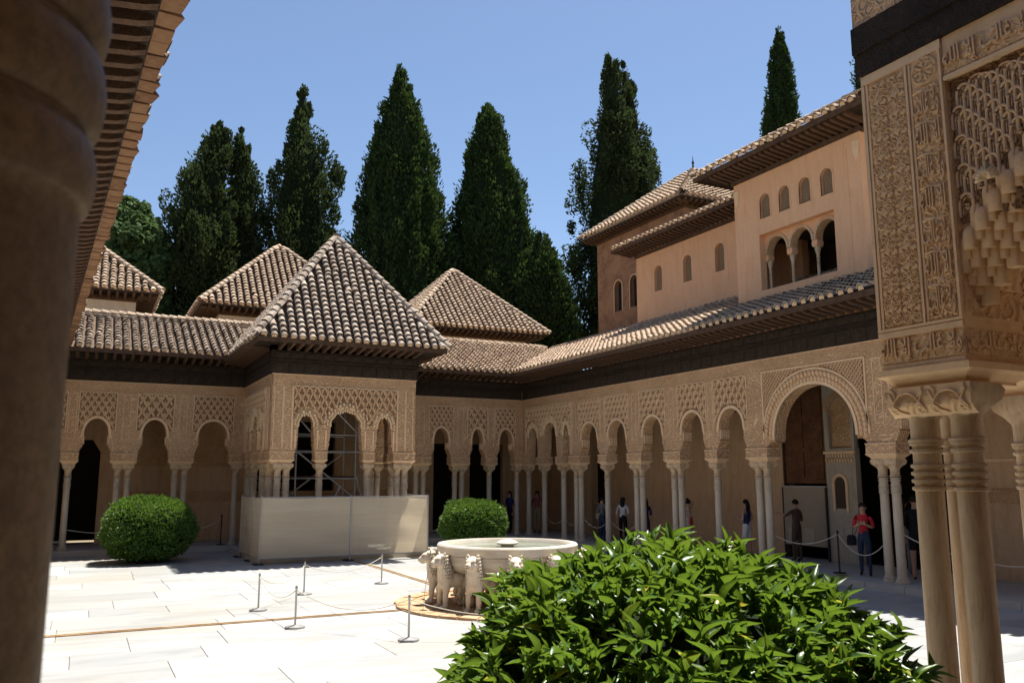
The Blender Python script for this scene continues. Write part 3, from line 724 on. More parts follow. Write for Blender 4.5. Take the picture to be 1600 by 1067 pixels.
# back wall and ceiling of the gallery
door = [(11.0, .1), (15.9, .1), (15.9, 4.9), (11.0, 4.9)]
dk = [(.9, .1), (2.1, .1), (2.1, 3.2), (1.8, 3.6), (1.2, 3.6), (.9, 3.2)]
holes_wall([(-3.0, .1), (28, .1), (28, 5.3), (-3.0, 5.3)], [door, dk], 2.5, 2.8).build('back_wall', 'plaster_tan', RG)
MB().box(-2.9, 28, .33, 2.5, 5.22, 5.3).build('ceiling', 'wood_brown', RG)
MB().box(16.2, 28, 2.46, 2.5, 1.75, 2.05).build('carved_band', 'stucco_fine', RG)
MB().box(16.2, 28, 2.47, 2.5, 2.62, 2.68).build('string_course', 'stucco_trim', RG)
MB().box(-.2, 12.7, 2.485, 2.5, 1.28, 1.31).build('string_course', 'plaster_tan', RG)
for ub in (4.9, 6.5, 8.3, 10.1, 11.9): MB().box(ub-.07, ub+.07, .33, 2.48, 5.0, 5.2).build('ceiling_beam', 'wood_dark', RG)
MB().box(3.6, 12.4, .4, .46, 4.0, 4.05).build('tie_rod', 'wood_dark', RG)
# dark hall behind the big arch: portal with panelled door leaf, alcove and doorway
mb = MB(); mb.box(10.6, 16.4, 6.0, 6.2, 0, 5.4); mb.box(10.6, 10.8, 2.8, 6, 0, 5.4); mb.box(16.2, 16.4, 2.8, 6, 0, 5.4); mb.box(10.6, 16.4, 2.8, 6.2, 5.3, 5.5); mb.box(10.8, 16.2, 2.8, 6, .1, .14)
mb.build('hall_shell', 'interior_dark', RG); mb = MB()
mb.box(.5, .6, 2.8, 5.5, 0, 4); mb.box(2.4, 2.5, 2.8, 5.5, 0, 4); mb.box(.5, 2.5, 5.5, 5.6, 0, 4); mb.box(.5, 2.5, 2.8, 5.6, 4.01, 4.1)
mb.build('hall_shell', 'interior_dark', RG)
# stucco portal pier with an arched alcove between door leaf and doorway
ap = holes_wall([(12.60, .14), (13.55, .14), (13.55, 4.88), (12.60, 4.88)], [arch_loop(13.10, .36, 3.02, 4.35)], 2.32, 2.5); ap.build('portal_pier', 'plaster_grey', RG)
pa = [(13.10-.36*math.cos(math.pi*i/24), 3.99+.36*math.sin(math.pi*i/24)) for i in range(25)]
MB().ring(pa, offs(pa, 13.10, 0, .1), 2.28, 2.33).build('arch_border', 'stucco_fine', RG)
MB().box(12.60, 13.55, 2.44, 2.49, 3.0, 4.5).build('alcove_back', 'stucco_fine', RG)
mb = MB()
for i in range(10):
    x = 12.65+i*.09
    for j in range(2): mb.loft([[(x+.035*q*math.cos(a)+.045*(j % 2), 2.3+.03*q*math.sin(a), 2.72+.13*j+zz) for a in np.linspace(0, 6.283, 7)[:-1]] for zz, q in ((-.07, .4), (0, 1), (.06, .7))])
mb.build('stalactite_frieze', 'stucco_relief', RG, True); MB().box(12.58, 13.57, 2.27, 2.33, 2.88, 2.95).build('string_course', 'stucco_trim', RG)
nl = arch_loop(13.05, .17, 1.5, 2.3)
MB().ring([(12.88, 1.45)] + [(13.05-.17*math.cos(math.pi*i/14), 2.13+.17*math.sin(math.pi*i/14)) for i in range(15)] + [(13.22, 1.45)], [(12.81, 1.4)] + [(13.05-.25*math.cos(math.pi*i/14), 2.13+.25*math.sin(math.pi*i/14)) for i in range(15)] + [(13.29, 1.4)], 2.28, 2.33).build('niche_border', 'stucco_trim', RG)
MB().prism(nl, 2.305, 2.325).build('niche_shade', 'interior_dark', RG)  # flat dark plate; shade of the hollow is in its colour

# carved timber door leaf standing open, protective screen below it
DL = thing('carved_door', 'tall reddish brown carved wooden door leaf standing open in the big arch', 'door', (17.3, 17.45, 0), -90)
MB().box(-.05, 1.42, .1, .18, 2.12, 4.75).build('leaf', 'wood_carved_door', DL)
for q in range(3):
    for p in range(2): MB().box(.05+p*.68, .65+p*.68, .07, .1, 2.25+q*.83, 2.95+q*.83).build('carved_panel', 'wood_carved_door', DL)
mb = MB(); mb.box(-.1, -.05, .05, .2, .14, 4.78); mb.box(1.42, 1.5, .05, .2, .14, 4.78); mb.box(-.1, 1.5, .05, .2, 4.78, 4.84); mb.build('door_frame', 'wood_brown', DL)
PS = thing('screen_panel', 'pale grey screen panel with a light top rail under the carved door', 'screen', (17.15, 17.4, 0), -90)
MB().box(-.1, 1.4, .1, .13, .5, 2.02).build('sheet', 'screen_sheet', PS); MB().box(-.12, 1.42, .08, .15, 2.02, 2.06).build('top_rail', 'metal_grey', PS)
for x in (-.1, 1.4): MB().box(x-.02, x+.02, .09, .14, .15, 2.02).build('post', 'metal_dark', PS)
MB().box(.05, .95, .085, .099, .55, .95).build('lower_sheet', 'plaster_grey', PS)

# ---------------------------------------------------------------- gallery at the far end
FG = thing('arcaded_gallery', 'arcaded gallery across the far end behind the pyramid-roofed pavilion', 'gallery', (0, 28.6, 0), 0, 'court galleries')
supL = [(-2.0, 2), (-.34, 1), (1.15, 2), (2.8, 2), (4.5, 1)]; supR = [(9.1, 1), (10.88, 2), (12.4, 2), (13.66, 1), (14.82, 1)]
for u, n in supL + supR:
    impost(FG, u, .16, HB[n] if u < 14.7 else .16, .19)
    for k in range(n): column(FG, u + (k-(n-1)/2)*.29, .16)
for S in (supL, supR):
    for i, ((a, na), (b, nb)) in enumerate(zip(S[:-1], S[1:])): std_bay(FG, a, b, HB[na], HB[nb] if b < 14.7 else .16, style=i % 2, cw=.19 if i % 2 else .24, ch=.3 if i % 2 else .36)
MB().box(14.82, 15.02, 0.001, .32, 3.0, 5.2).build('wall_panel', 'stucco_carved', FG); mb = MB().box(4.5, 4.69, 0, .32, 3.0, 5.2).build('wall_panel', 'stucco_carved', FG); MB().box(8.94, 9.1, 0, .32, 3.0, 5.2).build('wall_panel', 'stucco_carved', FG)
top_bands(FG, -3.5, 4.6, raft=True); top_bands(FG, 9.0, 14.94, raft=True)
KF = .46; cF = math.hypot(1, KF)
roof_face(FG, Vector((-1.6, -.8, ZE)), Vector((1, 0, 0)), Vector((0, 1, 0)), KF, 6.5, lambda u: 3.5*cF, 'tile_old', 300, True, 3, None, .30, 1.5)
roof_face(FG, Vector((8.6, -.8, ZE)), Vector((1, 0, 0)), Vector((0, 1, 0)), KF, 9.0, lambda u: 3.5*cF, 'tile_warm', 150, True, 4, lambda u: max(0, (8.6+u)-14.2)*cF)
zr = ZE+3.5*KF
sheet(FG, [(-4, -.82, ZE), (14.18, -.82, ZE), (17.7, 2.7, zr), (-4, 2.7, zr)], 'roof_mortar', 'roof_slope', .04)
hip_line(FG, Vector((-1.6, 2.72, zr)), Vector((17.6, 2.72, zr)), 'tile_warm', True)
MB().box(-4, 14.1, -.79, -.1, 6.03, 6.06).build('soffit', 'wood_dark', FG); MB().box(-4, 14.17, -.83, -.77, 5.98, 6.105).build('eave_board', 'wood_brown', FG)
MB().box(-4, 17.6, 2.72, 2.9, 5.0, zr).build('upper_wall', 'plaster_cream', FG)
hl = [[(-.95, .1), (.55, .1), (.55, 3.1), (.3, 3.5), (-.6, 3.5), (-.95, 3.1)], [(5.2, .1), (8.4, .1), (8.4, 4.3), (5.2, 4.3)], [(12.35, .1), (13.5, .1), (13.5, 3.6), (12.35, 3.6)], [(13.9, .1), (15.4, .1), (15.4, 3.6), (13.9, 3.6)]]
holes_wall([(-4, .1), (17.5, .1), (17.5, 5.0), (-4, 5.0)], hl, 2.5, 2.75).build('back_wall', 'plaster_tan', FG)
MB().box(1.3, 4.9, 2.44, 2.5, 2.65, 4.9).build('carved_panel', 'stucco_fine', FG); MB().box(1.3, 12.2, 2.45, 2.5, 1.45, 1.8).build('carved_band', 'stucco_fine', FG)
MB().box(-4, 14.6, .33, 2.5, 5.22, 5.3).build('ceiling', 'wood_brown', FG)
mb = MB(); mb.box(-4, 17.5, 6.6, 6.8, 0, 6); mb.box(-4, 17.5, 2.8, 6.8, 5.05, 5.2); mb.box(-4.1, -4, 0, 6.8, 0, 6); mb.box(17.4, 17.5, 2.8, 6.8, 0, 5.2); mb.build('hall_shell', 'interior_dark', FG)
# ---------------------------------------------------------------- far pavilion
def pav_face(root, Wd, scale=1.0):
    s = Wd/4.28; xs = [x*s for x in (.26, .50, 1.44, 2.85, 3.78, 4.02)]
    muq_face(root, 0, Wd, [(.70*s, 1.26*s, 3.72, 4.1), (1.62*s, 2.67*s, 3.74, 4.22), (3.03*s, 3.58*s, 3.72, 4.1)], None, lat=(.6*s, 3.68*s), cw=.22, ch=.34)
    for x, hw in ((.33*s, .33*s), (1.44*s, .16), (2.85*s, .16), (3.95*s, .33*s)): impost(root, x, .16, hw, .17)
    for x in xs: column(root, x, .15)
    # paired colonnettes beside each inner arch
    for x in (1.32, 1.56, 2.73, 2.97, .68, 3.6):
        mb = MB(); mb.lathe([(.026, 0), (.026, .5), (.036, .52), (.036, .56)], 8, x*s, -.01, 3.08, True); mb.build('colonnette', 'stucco_trim', root, True)
    # framed vertical panels on the corner piers
    mb = MB()
    for x in (.06, .3, .33, .56, 3.72, 3.95, 3.98, 4.2): mb.box(x*s-.012, x*s+.012, -.02, .01, 3.06, 4.84)
    mb.build('pier_mouldings', 'stucco_trim', root)
PV = thing('pavilion', 'projecting stucco pavilion with a steep pyramid tile roof and lobed arches', 'pavilion', (4.67, 24.1, 0), 0)
t_ = thing('tmp', 'x', 'x'); pav_face(t_, 4.28); top_bands(t_, 0, 4.28, ends=(1, 1), eave=-.85); reparent(t_, PV, T(0, 0))
t_ = thing('tmp', 'x', 'x'); pav_face(t_, 4.16); top_bands(t_, 0, 4.14, eave=-.85); reparent(t_, PV, T(0, 4.5, 0, -90))
t_ = thing('tmp', 'x', 'x'); pav_face(t_, 4.16); top_bands(t_, 0.34, 4.5, eave=-.85); reparent(t_, PV, T(4.28, .34, 0, 90))
pyramid_roof(PV, 2.16, 2.25, 2.78, 3.1, 6.12, 9.88, 'tile_old', 300)
mb = MB(); mb.box(-.58, 4.9, -.8, -.1, 6.0, 6.03); mb.box(-.6, -.1, -.1, 3.5, 6.0, 6.031); mb.box(4.38, 4.9, -.1, 3.5, 6.0, 6.031); mb.build('soffit', 'wood_dark', PV)
mb = MB(); mb.box(-.63, 4.95, -.86, -.8, 5.97, 6.1); mb.box(-.64, -.585, -.8, 3.4, 5.97, 6.1); mb.box(4.9, 4.955, -.8, 3.4, 5.97, 6.1); mb.build('eave_board', 'wood_brown', PV)
MB().box(.33, 3.95, .33, 4.5, 5.15, 5.2).build('ceiling', 'wood_brown', PV)
MB().box(-.35, 4.63, -.4, 4.3, -.05, .15).build('plinth', 'walk_stone', PV)

# ---------------------------------------------------------------- buildings behind
def hall(label, cx, cy, a, ze, za, mat='tile_warm', wall='plaster_cream', zw=6.0):
    h = thing('hall', label, 'building', (cx, cy, 0), 0, 'halls behind the far gallery'); w_ = a-.75
    MB().box(-w_, w_, -w_, w_, zw, ze-.1).build('wall', wall, h)
    pyramid_roof(h, 0, 0, a, a, ze, za, mat, 0)
    MB().box(-a+.06, a-.06, -a+.06, a-.06, ze-.11, ze-.07).build('soffit', 'wood_dark', h)
    MB().box(-w_-.06, w_+.06, -w_-.06, w_+.06, ze-.32, ze-.12).build('cornice', 'wood_brown', h)
    for M in (T(0, 0), T(0, 0, 0, -90), T(0, 0, 0, 90)):
        t_ = thing('tmp', 'x', 'x'); rafters(t_, -a+.2, a-.2, -w_-.02, -a+.06, ze-.26, ze-.19, .26); reparent(t_, h, M)
hall('cream hall with a pyramid tile roof behind the gallery, near the pink wing', 14.95, 35.6, 3.3, 8.6, 11.85)
hall('cream hall with a pyramid tile roof peeping out behind the pavilion roof', 6.93, 35.75, 3.42, 8.72, 12.05)
hall('cream hall with low tile roof beside the broadleaf tree', -1.3, 35.4, 3.4, 8.85, 11.9)

# pink upper storey with three arches
MI = thing('upper_storey', 'pink plastered upper storey with three open arches and four screened windows', 'building', (16.1, 17.65, 0), -90)
sw = [arch_loop(x, .19, 9.25, 9.92) for x in (1.19, 1.9, 2.61, 3.33)]
rec = [(.92, 7.26), (3.5, 7.26), (3.5, 8.82), (.92, 8.82)]
holes_wall([(0, 6.5), (4.4, 6.5), (4.4, 10.5), (0, 10.5)], [rec] + sw, 0, .22).build('wall', 'plaster_pink', MI)
mb = MB(); mb.box(0, .22, .22, 6, 6.5, 10.5); mb.box(4.18, 4.4, .22, 6, 6.5, 10.5); mb.box(0, 4.4, 6, 6.2, 6.5, 10.5); mb.build('side_wall', 'plaster_pink', MI)
for x in (1.19, 1.9, 2.61, 3.33):
    kp = lambda u, z, x=x: (abs(u-x) < .18 and z < 9.73) or math.hypot(u-x, z-9.73) < .18
    lattice(MI, x-.19, x+.19, 9.25, 9.92, kp, .095, .11, y=.1, proud=.02, mat='screen_lattice', name='window_screen', leaf=True)
    MB().prism(arch_loop(x, .2, 9.24, 9.93), .115, .14).build('window_back', 'interior_dark', MI)  # dark plate standing for the unlit room behind the screen
    bl = arch_loop(x, .19, 9.25, 9.92); bo = arch_loop(x, .235, 9.22, 9.965)
    MB().ring(bl[1:]+bl[:1], bo[1:]+bo[:1], -.012, .03).build('window_frame', 'plaster_pink', MI)
ars = [arch_loop(x, .34, 7.2, 8.72, 20) for x in (1.36, 2.22, 3.08)]
for x in (1.36, 2.22, 3.08):
    pass
poly = [(.92, 8.05), ]
prof3 = [(.92, 8.82), (.92, 8.1)]
for x in (1.36, 2.22, 3.08):
    prof3 += [(x-.36, 8.1), (x-.33, 8.2)] + [(x-.37*math.cos(math.pi*i/20), 8.3+.4*math.sin(math.pi*i/20)) for i in range(21)] + [(x+.33, 8.2), (x+.36, 8.1)]
prof3 += [(3.5, 8.1), (3.5, 8.82)]
MB().prism(prof3, .2, .42).build('arch_screen', 'plaster_pink', MI)
for x in (1.36, 2.22, 3.08):
    q = [(x-.37*math.cos(math.pi*i/40), 8.3+.4*math.sin(math.pi*i/40)) for i in range(41)]
    q = [(u+(x-u)*.0 if i % 2 else u+(x-u)*.05, z) for i, (u, z) in enumerate(q)]
    MB().ring(q, offs(q, x, 0, .07), .17, .43).build('arch_border', 'plaster_tan', MI)
for x in (.97, 1.79, 2.65, 3.45):
    col_ = MB(); col_.lathe([(.06, 0), (.06, .05), (.042, .07), (.04, .55), (.05, .57), (.05, .59), (.04, .6), (.042, .64), (.085, .8), (.085, .84)], 12, x, .31, 7.26); col_.build('column', 'capital_stone', MI, 45)
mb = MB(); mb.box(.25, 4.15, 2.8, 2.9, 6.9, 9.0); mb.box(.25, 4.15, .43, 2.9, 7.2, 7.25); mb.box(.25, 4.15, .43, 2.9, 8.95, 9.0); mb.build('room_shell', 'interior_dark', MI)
MB().box(-.05, 4.45, -.05, 6, 10.5, 10.62).build('cornice', 'wood_brown', MI)
rafters(MI, -.3, 4.7, -.02, -.72, 10.62, 10.70, .2, 'wood_brown')
t_ = thing('tmp', 'x', 'x'); rafters(t_, .2, 5.8, -.02, -.72, 10.62, 10.70, .2, 'wood_brown'); reparent(t_, MI, T(4.4, 0, 0, 90))
pyramid_roof(MI, 2.2, 3.0, 2.98, 3.8, 10.86, 12.6, 'tile_warm', 150)
MB().box(-.72, 5.12, -.74, 6.7, 10.77, 10.8).build('soffit', 'wood_dark', MI)
mb = MB(); mb.box(-.79, 5.19, -.81, -.76, 10.74, 10.86); mb.box(5.14, 5.19, -.76, 6.7, 10.74, 10.86); mb.box(-.79, -.74, -.76, 6.7, 10.74, 10.86); mb.build('eave_board', 'wood_brown', MI)
for x, sg in ((.12, 1), (4.28, -1)):  # plaster corner brackets under the eaves
    MB().prism([(x-.1, 10.3), (x+.1, 10.3), (x+.08, 10.0), (x, 9.8), (x-.08, 10.0)], -.03, .01).build('corner_bracket', 'stucco_trim', MI)
MB().box(3.98, 4.0, -.012, .01, 7.0, 10.25).build('string_moulding', 'plaster_pink', MI)

# pink wing with three arched windows
WG = thing('wing', 'low pink plastered wing with three small arched windows in a row', 'building', (17.8, 24.85, 0), -90)
wh = [arch_loop(x, .22, 8.8, 9.72) for x in (1.3, 2.92, 4.55)]
holes_wall([(0, 6.9), (8, 6.9), (8, 10.25), (0, 10.25)], wh, 0, .25).build('wall', 'plaster_pink', WG)
MB().box(0, .25, .25, 5, 6.9, 10.25).build('side_wall', 'plaster_pink', WG)
for x in (1.3, 2.92, 4.55):
    kp = lambda u, z, x=x: (abs(u-x) < .21 and z < 9.5) or math.hypot(u-x, z-9.5) < .21
    lattice(WG, x-.22, x+.22, 8.8, 9.72, kp, .11, .13, y=.13, proud=.02, mat='screen_lattice', name='window_screen')
    MB().prism(arch_loop(x, .23, 8.79, 9.73), .14, .17).build('window_back', 'plaster_tan', WG)
MB().box(-.04, 8, -.04, 5, 10.25, 10.36).build('cornice', 'wood_brown', WG)
rafters(WG, -.4, 8, -.02, -.68, 10.36, 10.44, .22)
kw = .42; cw_ = math.hypot(1, kw)
roof_face(WG, Vector((-.5, -.75, 10.6)), Vector((1, 0, 0)), Vector((0, 1, 0)), kw, 8.2, lambda u: 3.0*cw_, 'tile_warm', 60)
sheet(WG, [(-.5, -.76, 10.6), (7.7, -.76, 10.6), (7.7, 2.3, 10.6+3.06*kw), (-.5, 2.3, 10.6+3.06*kw)], 'roof_mortar', 'roof_slope', .04)
MB().box(-.5, 7.7, -.7, -.05, 10.52, 10.55).build('soffit', 'wood_dark', WG); MB().box(-.52, 7.7, -.78, -.72, 10.48, 10.59).build('eave_board', 'wood_brown', WG)
MB().box(-.52, -.46, -.72, 2.3, 10.48, 10.59).build('gable_board', 'wood_brown', WG)

# brick tower
TW = thing('brick_tower', 'square brown brick tower with hipped tile roof behind the pink wing', 'tower', (19.5, 30.1, 0), -90)
th_ = [arch_loop(x, .27, 9.1, 10.4) for x in (1.55, 2.68)]
holes_wall([(0, 6), (6, 6), (6, 12.4), (0, 12.4)], th_, 0, .35).build('wall', 'tower_brick', TW)
mb = MB(); mb.box(0, .35, .35, 6, 6, 12.4); mb.box(5.65, 6, .35, 6, 6, 12.4); mb.box(0, 6, 6, 6.3, 6, 12.4); mb.build('side_wall', 'tower_brick', TW)
for x in (1.55, 2.68):
    MB().prism(arch_loop(x, .26, 9.1, 10.4), .2, .24).build('window', 'dark_glass', TW)
    bl = arch_loop(x, .27, 9.1, 10.4); bo = arch_loop(x, .33, 9.04, 10.46); MB().ring(bl[1:]+bl[:1], bo[1:]+bo[:1], -.015, .03).build('window_frame', 'plaster_tan', TW)
pyramid_roof(TW, 3.0, 3.0, 3.55, 3.55, 12.62, 15.25, 'tile_warm', 0)
MB().box(-.5, 6.5, -.5, 6.5, 12.5, 12.54).build('soffit', 'wood_dark', TW); MB().box(-.06, 6.06, -.06, 6.06, 12.3, 12.49).build('cornice', 'wood_brown', TW)
for M in (T(0, 0), T(6, 0, 0, 90)):
    t_ = thing('tmp', 'x', 'x'); rafters(t_, -.4, 6.4, -.02, -.5, 12.36, 12.42, .25); reparent(t_, TW, M)
MB().lathe([(.05, 0), (.03, .1), (.06, .2), (.02, .3), (.015, .5)], 8, 3, 3, 15.4).build('roof_spike', 'metal_dark', TW, True)

# ---------------------------------------------------------------- gallery along the near left side (only its eave shows)
LG = thing('arcaded_gallery', 'shaded side gallery whose brick-edged eave runs overhead beside the big column', 'gallery', (-.20, .6, 0), 90, 'court galleries')
LG.rotation_euler = (0, 0, R(90+2.7))
for a, b in [(i*1.75, (i+1)*1.75) for i in range(2, 16)]: std_bay(LG, a, b, .2, .2, panel=False)
for i in range(2, 17): impost(LG, i*1.75, .16, .19, .19); column(LG, i*1.75, .16)
top_bands(LG, 3.0, 28, raft=False)
MB().box(-.5, 3.4, .0, .32, 3.0, 5.2).build('wall_panel', 'stucco_carved', LG)
rafters(LG, 1.0, 28.0, -.05, -.78, 5.9, 6.0, .28, 'wood_brown', 'rafter', .1, .14)
MB().box(0, 28, -.8, 2.5, 6.06, 6.1).build('soffit', 'wood_dark', LG)
bm_ = []
for i in range(4): bm_.append(MB().loft([[(-.125, -.13-.01*i, 0), (.122, -.125, 0), (.12, .2, 0), (-.12, .2, 0)], [(-.118, -.135+.012*i, .075), (.125, -.14, .068), (.12, .2, .07), (-.12, .2, .07)]]).mesh('eave_brick', 'eave_brick'))
for i in range(100):
    o = put('eave_brick', random.choice(bm_), LG, (.1+i*.28, -.84+random.uniform(-.025, .025), 6.105+random.uniform(-.012, .006)), (random.uniform(-.05, .05), random.uniform(-.04, .04), random.uniform(-.06, .06)))
roof_face(LG, Vector((0, -.9, 6.2)), Vector((1, 0, 0)), Vector((0, 1, 0)), .43, 28, lambda u: .9, 'tile_old', 0, False)
sheet(LG, [(0, -.9, 6.24), (28, -.9, 6.24), (28, 2.6, 7.7), (0, 2.6, 7.7)], 'roof_mortar', 'roof_slope', .03)
MB().box(0, 28, 2.4, 2.6, .1, 6.05).build('back_wall', 'plaster_tan', LG)

# ---------------------------------------------------------------- near gallery over the viewer
NG = thing('arcaded_gallery', 'near gallery corner, its thick ochre column at the very edge of the view', 'gallery', (0, .55, 0), 180, 'court galleries')
# local x = -X, local y = -Y
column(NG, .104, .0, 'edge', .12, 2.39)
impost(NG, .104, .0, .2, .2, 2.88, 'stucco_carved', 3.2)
MB().box(-5.0, 3.2, -.16, .16, 3.9, 5.2).build('wall_panel', 'stucco_carved', NG)
MB().box(-.1, .36, -.159, .159, 3.2, 3.9).build('wall_panel', 'stucco_carved', NG)
for x in (-1.7, -3.3):
    column(NG, x, 0, 'near', .12, 2.39); impost(NG, x, .0, .2, .2, 2.88, 'stucco_carved', 3.2); MB().box(x-.2, x+.2, -.159, .159, 3.2, 3.9).build('wall_panel', 'stucco_carved', NG)
MB().box(-5.0, 3.3, -.85, 3.2, 6.0, 6.15).build('roof_slab', 'wood_dark', NG)
MB().box(-5.0, 3.3, -.16, .16, 5.2, 6.0).build('frieze_beam', 'wood_dark', NG)
MB().box(-14.9, 3.4, 3.0, 3.2, 0, 6.1).build('back_wall', 'plaster_tan', NG)
MB().box(-15, 3.3, -.2, 3.2, -.07, .12).build('walkway', 'walk_stone', NG)
MB().box(3.2, 3.4, -.3, 3.2, 0, 6.1).build('light_block_wall', 'plaster_tan', NG)  # unseen wall, added to keep open light off the near column
MB().box(-15, -5.0, .2, 3.2, 6.0, 6.15).build('roof_slab', 'wood_dark', NG)  # unseen roof run, added to darken the near column
# ---------------------------------------------------------------- near pavilion: carved corner pier on three columns
NP = thing('pavilion', 'near pavilion with deeply carved stucco pier on clustered ochre columns', 'pavilion', (5.0, 4.06, 0), -90)
# local x = towards the viewer, local y = into the pavilion
for x, y in ((.20, .14), (.505, .14), (.20, .46)): column(NP, x, y, 'near', .12, 2.41)
def sqr(x0, x1, y0, y1, z): return [(x0, y0, z), (x1, y0, z), (x1, y1, z), (x0, y1, z)]
MB().loft([sqr(.06, .60, .03, .56, 2.90), sqr(.06, .60, .03, .56, 2.92), sqr(.02, .65, -.01, .6, 2.965), sqr(-.02, .69, -.05, .64, 2.985), sqr(-.02, .69, -.05, .64, 3.03)]).build('impost', 'stucco_trim', NP)
MB().box(.0, .65, .0, .6, 3.03, 3.30).build('impost_block', 'stucco_relief', NP)
MB().box(.0, .655, .0, .6, 3.30, 5.24).build('pier', 'stucco_relief', NP)
# raster relief ------------------------------------------------------
class Relief:
    def __init__(s, w, h, px=.0042):
        s.px = px; s.nx = int(w/px)+1; s.nz = int(h/px)+1; s.w, s.h = w, h
        s.H = np.zeros((s.nz, s.nx)); s.X, s.Z = np.meshgrid(np.linspace(0, w, s.nx), np.linspace(0, h, s.nz))
    def stroke(s, pts, w, amp=1.):
        ww = w if hasattr(w, '__len__') else [w]*len(pts)
        for (a, b, r) in zip(pts[:-1], pts[1:], ww):
            x0, x1 = min(a[0], b[0])-r, max(a[0], b[0])+r; z0, z1 = min(a[1], b[1])-r, max(a[1], b[1])+r
            i0, i1 = max(0, int(x0/s.px)), min(s.nx, int(x1/s.px)+2); j0, j1 = max(0, int(z0/s.px)), min(s.nz, int(z1/s.px)+2)
            if i0 >= i1 or j0 >= j1: continue
            X = s.X[j0:j1, i0:i1]; Z = s.Z[j0:j1, i0:i1]; dx, dz = b[0]-a[0], b[1]-a[1]; L2 = dx*dx+dz*dz+1e-12
            t = np.clip(((X-a[0])*dx + (Z-a[1])*dz)/L2, 0, 1); d = np.hypot(X-a[0]-t*dx, Z-a[1]-t*dz)/r
            s.H[j0:j1, i0:i1] = np.maximum(s.H[j0:j1, i0:i1], amp*np.clip(1.6*(1-d*d), 0, 1)**.7)
    def leaf(s, x, z, ang, L, w, amp=1.):
        ca, sa = math.cos(ang), math.sin(ang); pts = []; ws = []
        for i in range(9):
            t = i/8; pts.append((x + ca*L*t - sa*.18*L*math.sin(math.pi*t), z + sa*L*t + ca*.18*L*math.sin(math.pi*t))); ws.append(max(.0035, w*math.sin(math.pi*min(1, t*.9+.12))**.8*(1-t*.5)))
        s.stroke(pts, ws, amp)
    def spiral(s, cx, cz, r0, r1, a0, turns, w, sg=1):
        n = int(26*turns); pts = []
        for i in range(n+1):
            t = i/n; r = r0+(r1-r0)*t; a = a0+sg*2*math.pi*turns*t; pts.append((cx+r*math.cos(a), cz+r*math.sin(a)))
        s.stroke(pts, w); return pts
    def build(s, name, mat, parent, place, depth=.02):
        P = place(s.X.ravel(), s.Z.ravel(), s.H.ravel()*depth); i = np.arange(s.nx*s.nz).reshape(s.nz, s.nx)
        F = np.stack([i[:-1, :-1], i[:-1, 1:], i[1:, 1:], i[1:, :-1]], -1).reshape(-1, 4)
        return put(name, fastmesh(name, P, F, mat, True), parent)
def arabesque(w, h, seed=1, px=.0042, per=.27):
    q = Relief(w, h, px); rr = random.Random(seed); c = w/2; z = 0.; k = 0
    rad = w*.235; lw = .0075*min(1, w/.24)
    while z < h+per:
        for sg in (-1, 1):
            cx = c+sg*w*.25; s0 = sg if k % 2 == 0 else -sg
            q.spiral(cx, z+per*.28, rad, rad*.18, rr.uniform(0, 6.28), 1.7, lw, s0)
            for i in range(9):
                a = 6.28*i/9+rr.uniform(-.2, .2); r_ = rad*rr.uniform(.45, 1.0)
                q.leaf(cx+r_*math.cos(a), z+per*.28+r_*math.sin(a), a+s0*rr.uniform(.5, 1.3), rr.uniform(.024, .04), .0085, rr.uniform(.75, 1))
            q.stroke([(c+sg*w*.02, z-.02), (c+sg*w*.1, z+per*.12), (c+sg*w*.02, z+per*.3), (c+sg*w*.08, z+per*.55), (c, z+per*.75)], lw)
            q.spiral(c+sg*w*.36, z+per*.78, rad*.45, rad*.1, 1.57*sg, 1.4, .0065, -sg)
            q.leaf(c+sg*w*.36, z+per*.62, 1.57+sg*.5, .045, .009); q.leaf(c+sg*w*.14, z+per*.6, 1.57-sg*.7, .04, .009)
        # palmette on the axis
        for a in (-1.0, -.5, 0, .5, 1.0): q.leaf(c, z+per*.78, 1.57+a, .06-.012*abs(a), .010)
        z += per; k += 1
    for i in range(int(w*h*900)):
        q.leaf(rr.uniform(0, w), rr.uniform(0, h), rr.uniform(0, 6.28), rr.uniform(.022, .04), .0065, rr.uniform(.35, .7))
    return q
def on_face(u0, z0, y=0.): return lambda X, Z, Hh: np.stack([u0+X, y-.002-Hh, z0+Z], 1)
for half in (0, 1):
    arabesque(.15, 1.80, 1+half, .0036, .14).build('arabesque_panel', 'stucco_relief', NP, on_face(.065+.15*half, 3.33), .02)
# border mouldings of the pier
mb = MB()
for x0, x1, d in ((.004, .03, .018), (.036, .056, .012), (.370, .388, .022), (.394, .41, .012), (.634, .652, .024)): mb.box(x0, x1, -d, .01, 3.32, 5.16)
for z0, z1, d in ((3.302, 3.322, .02), (5.165, 5.235, .016)): mb.box(.003, .653, -d, .01, z0, z1)
for z0, z1 in ((3.035, 3.065), (3.255, 3.295)): mb.box(.002, .648, -.018, .01, z0, z1)
mb.build('pier_mouldings', 'stucco_trim', NP)
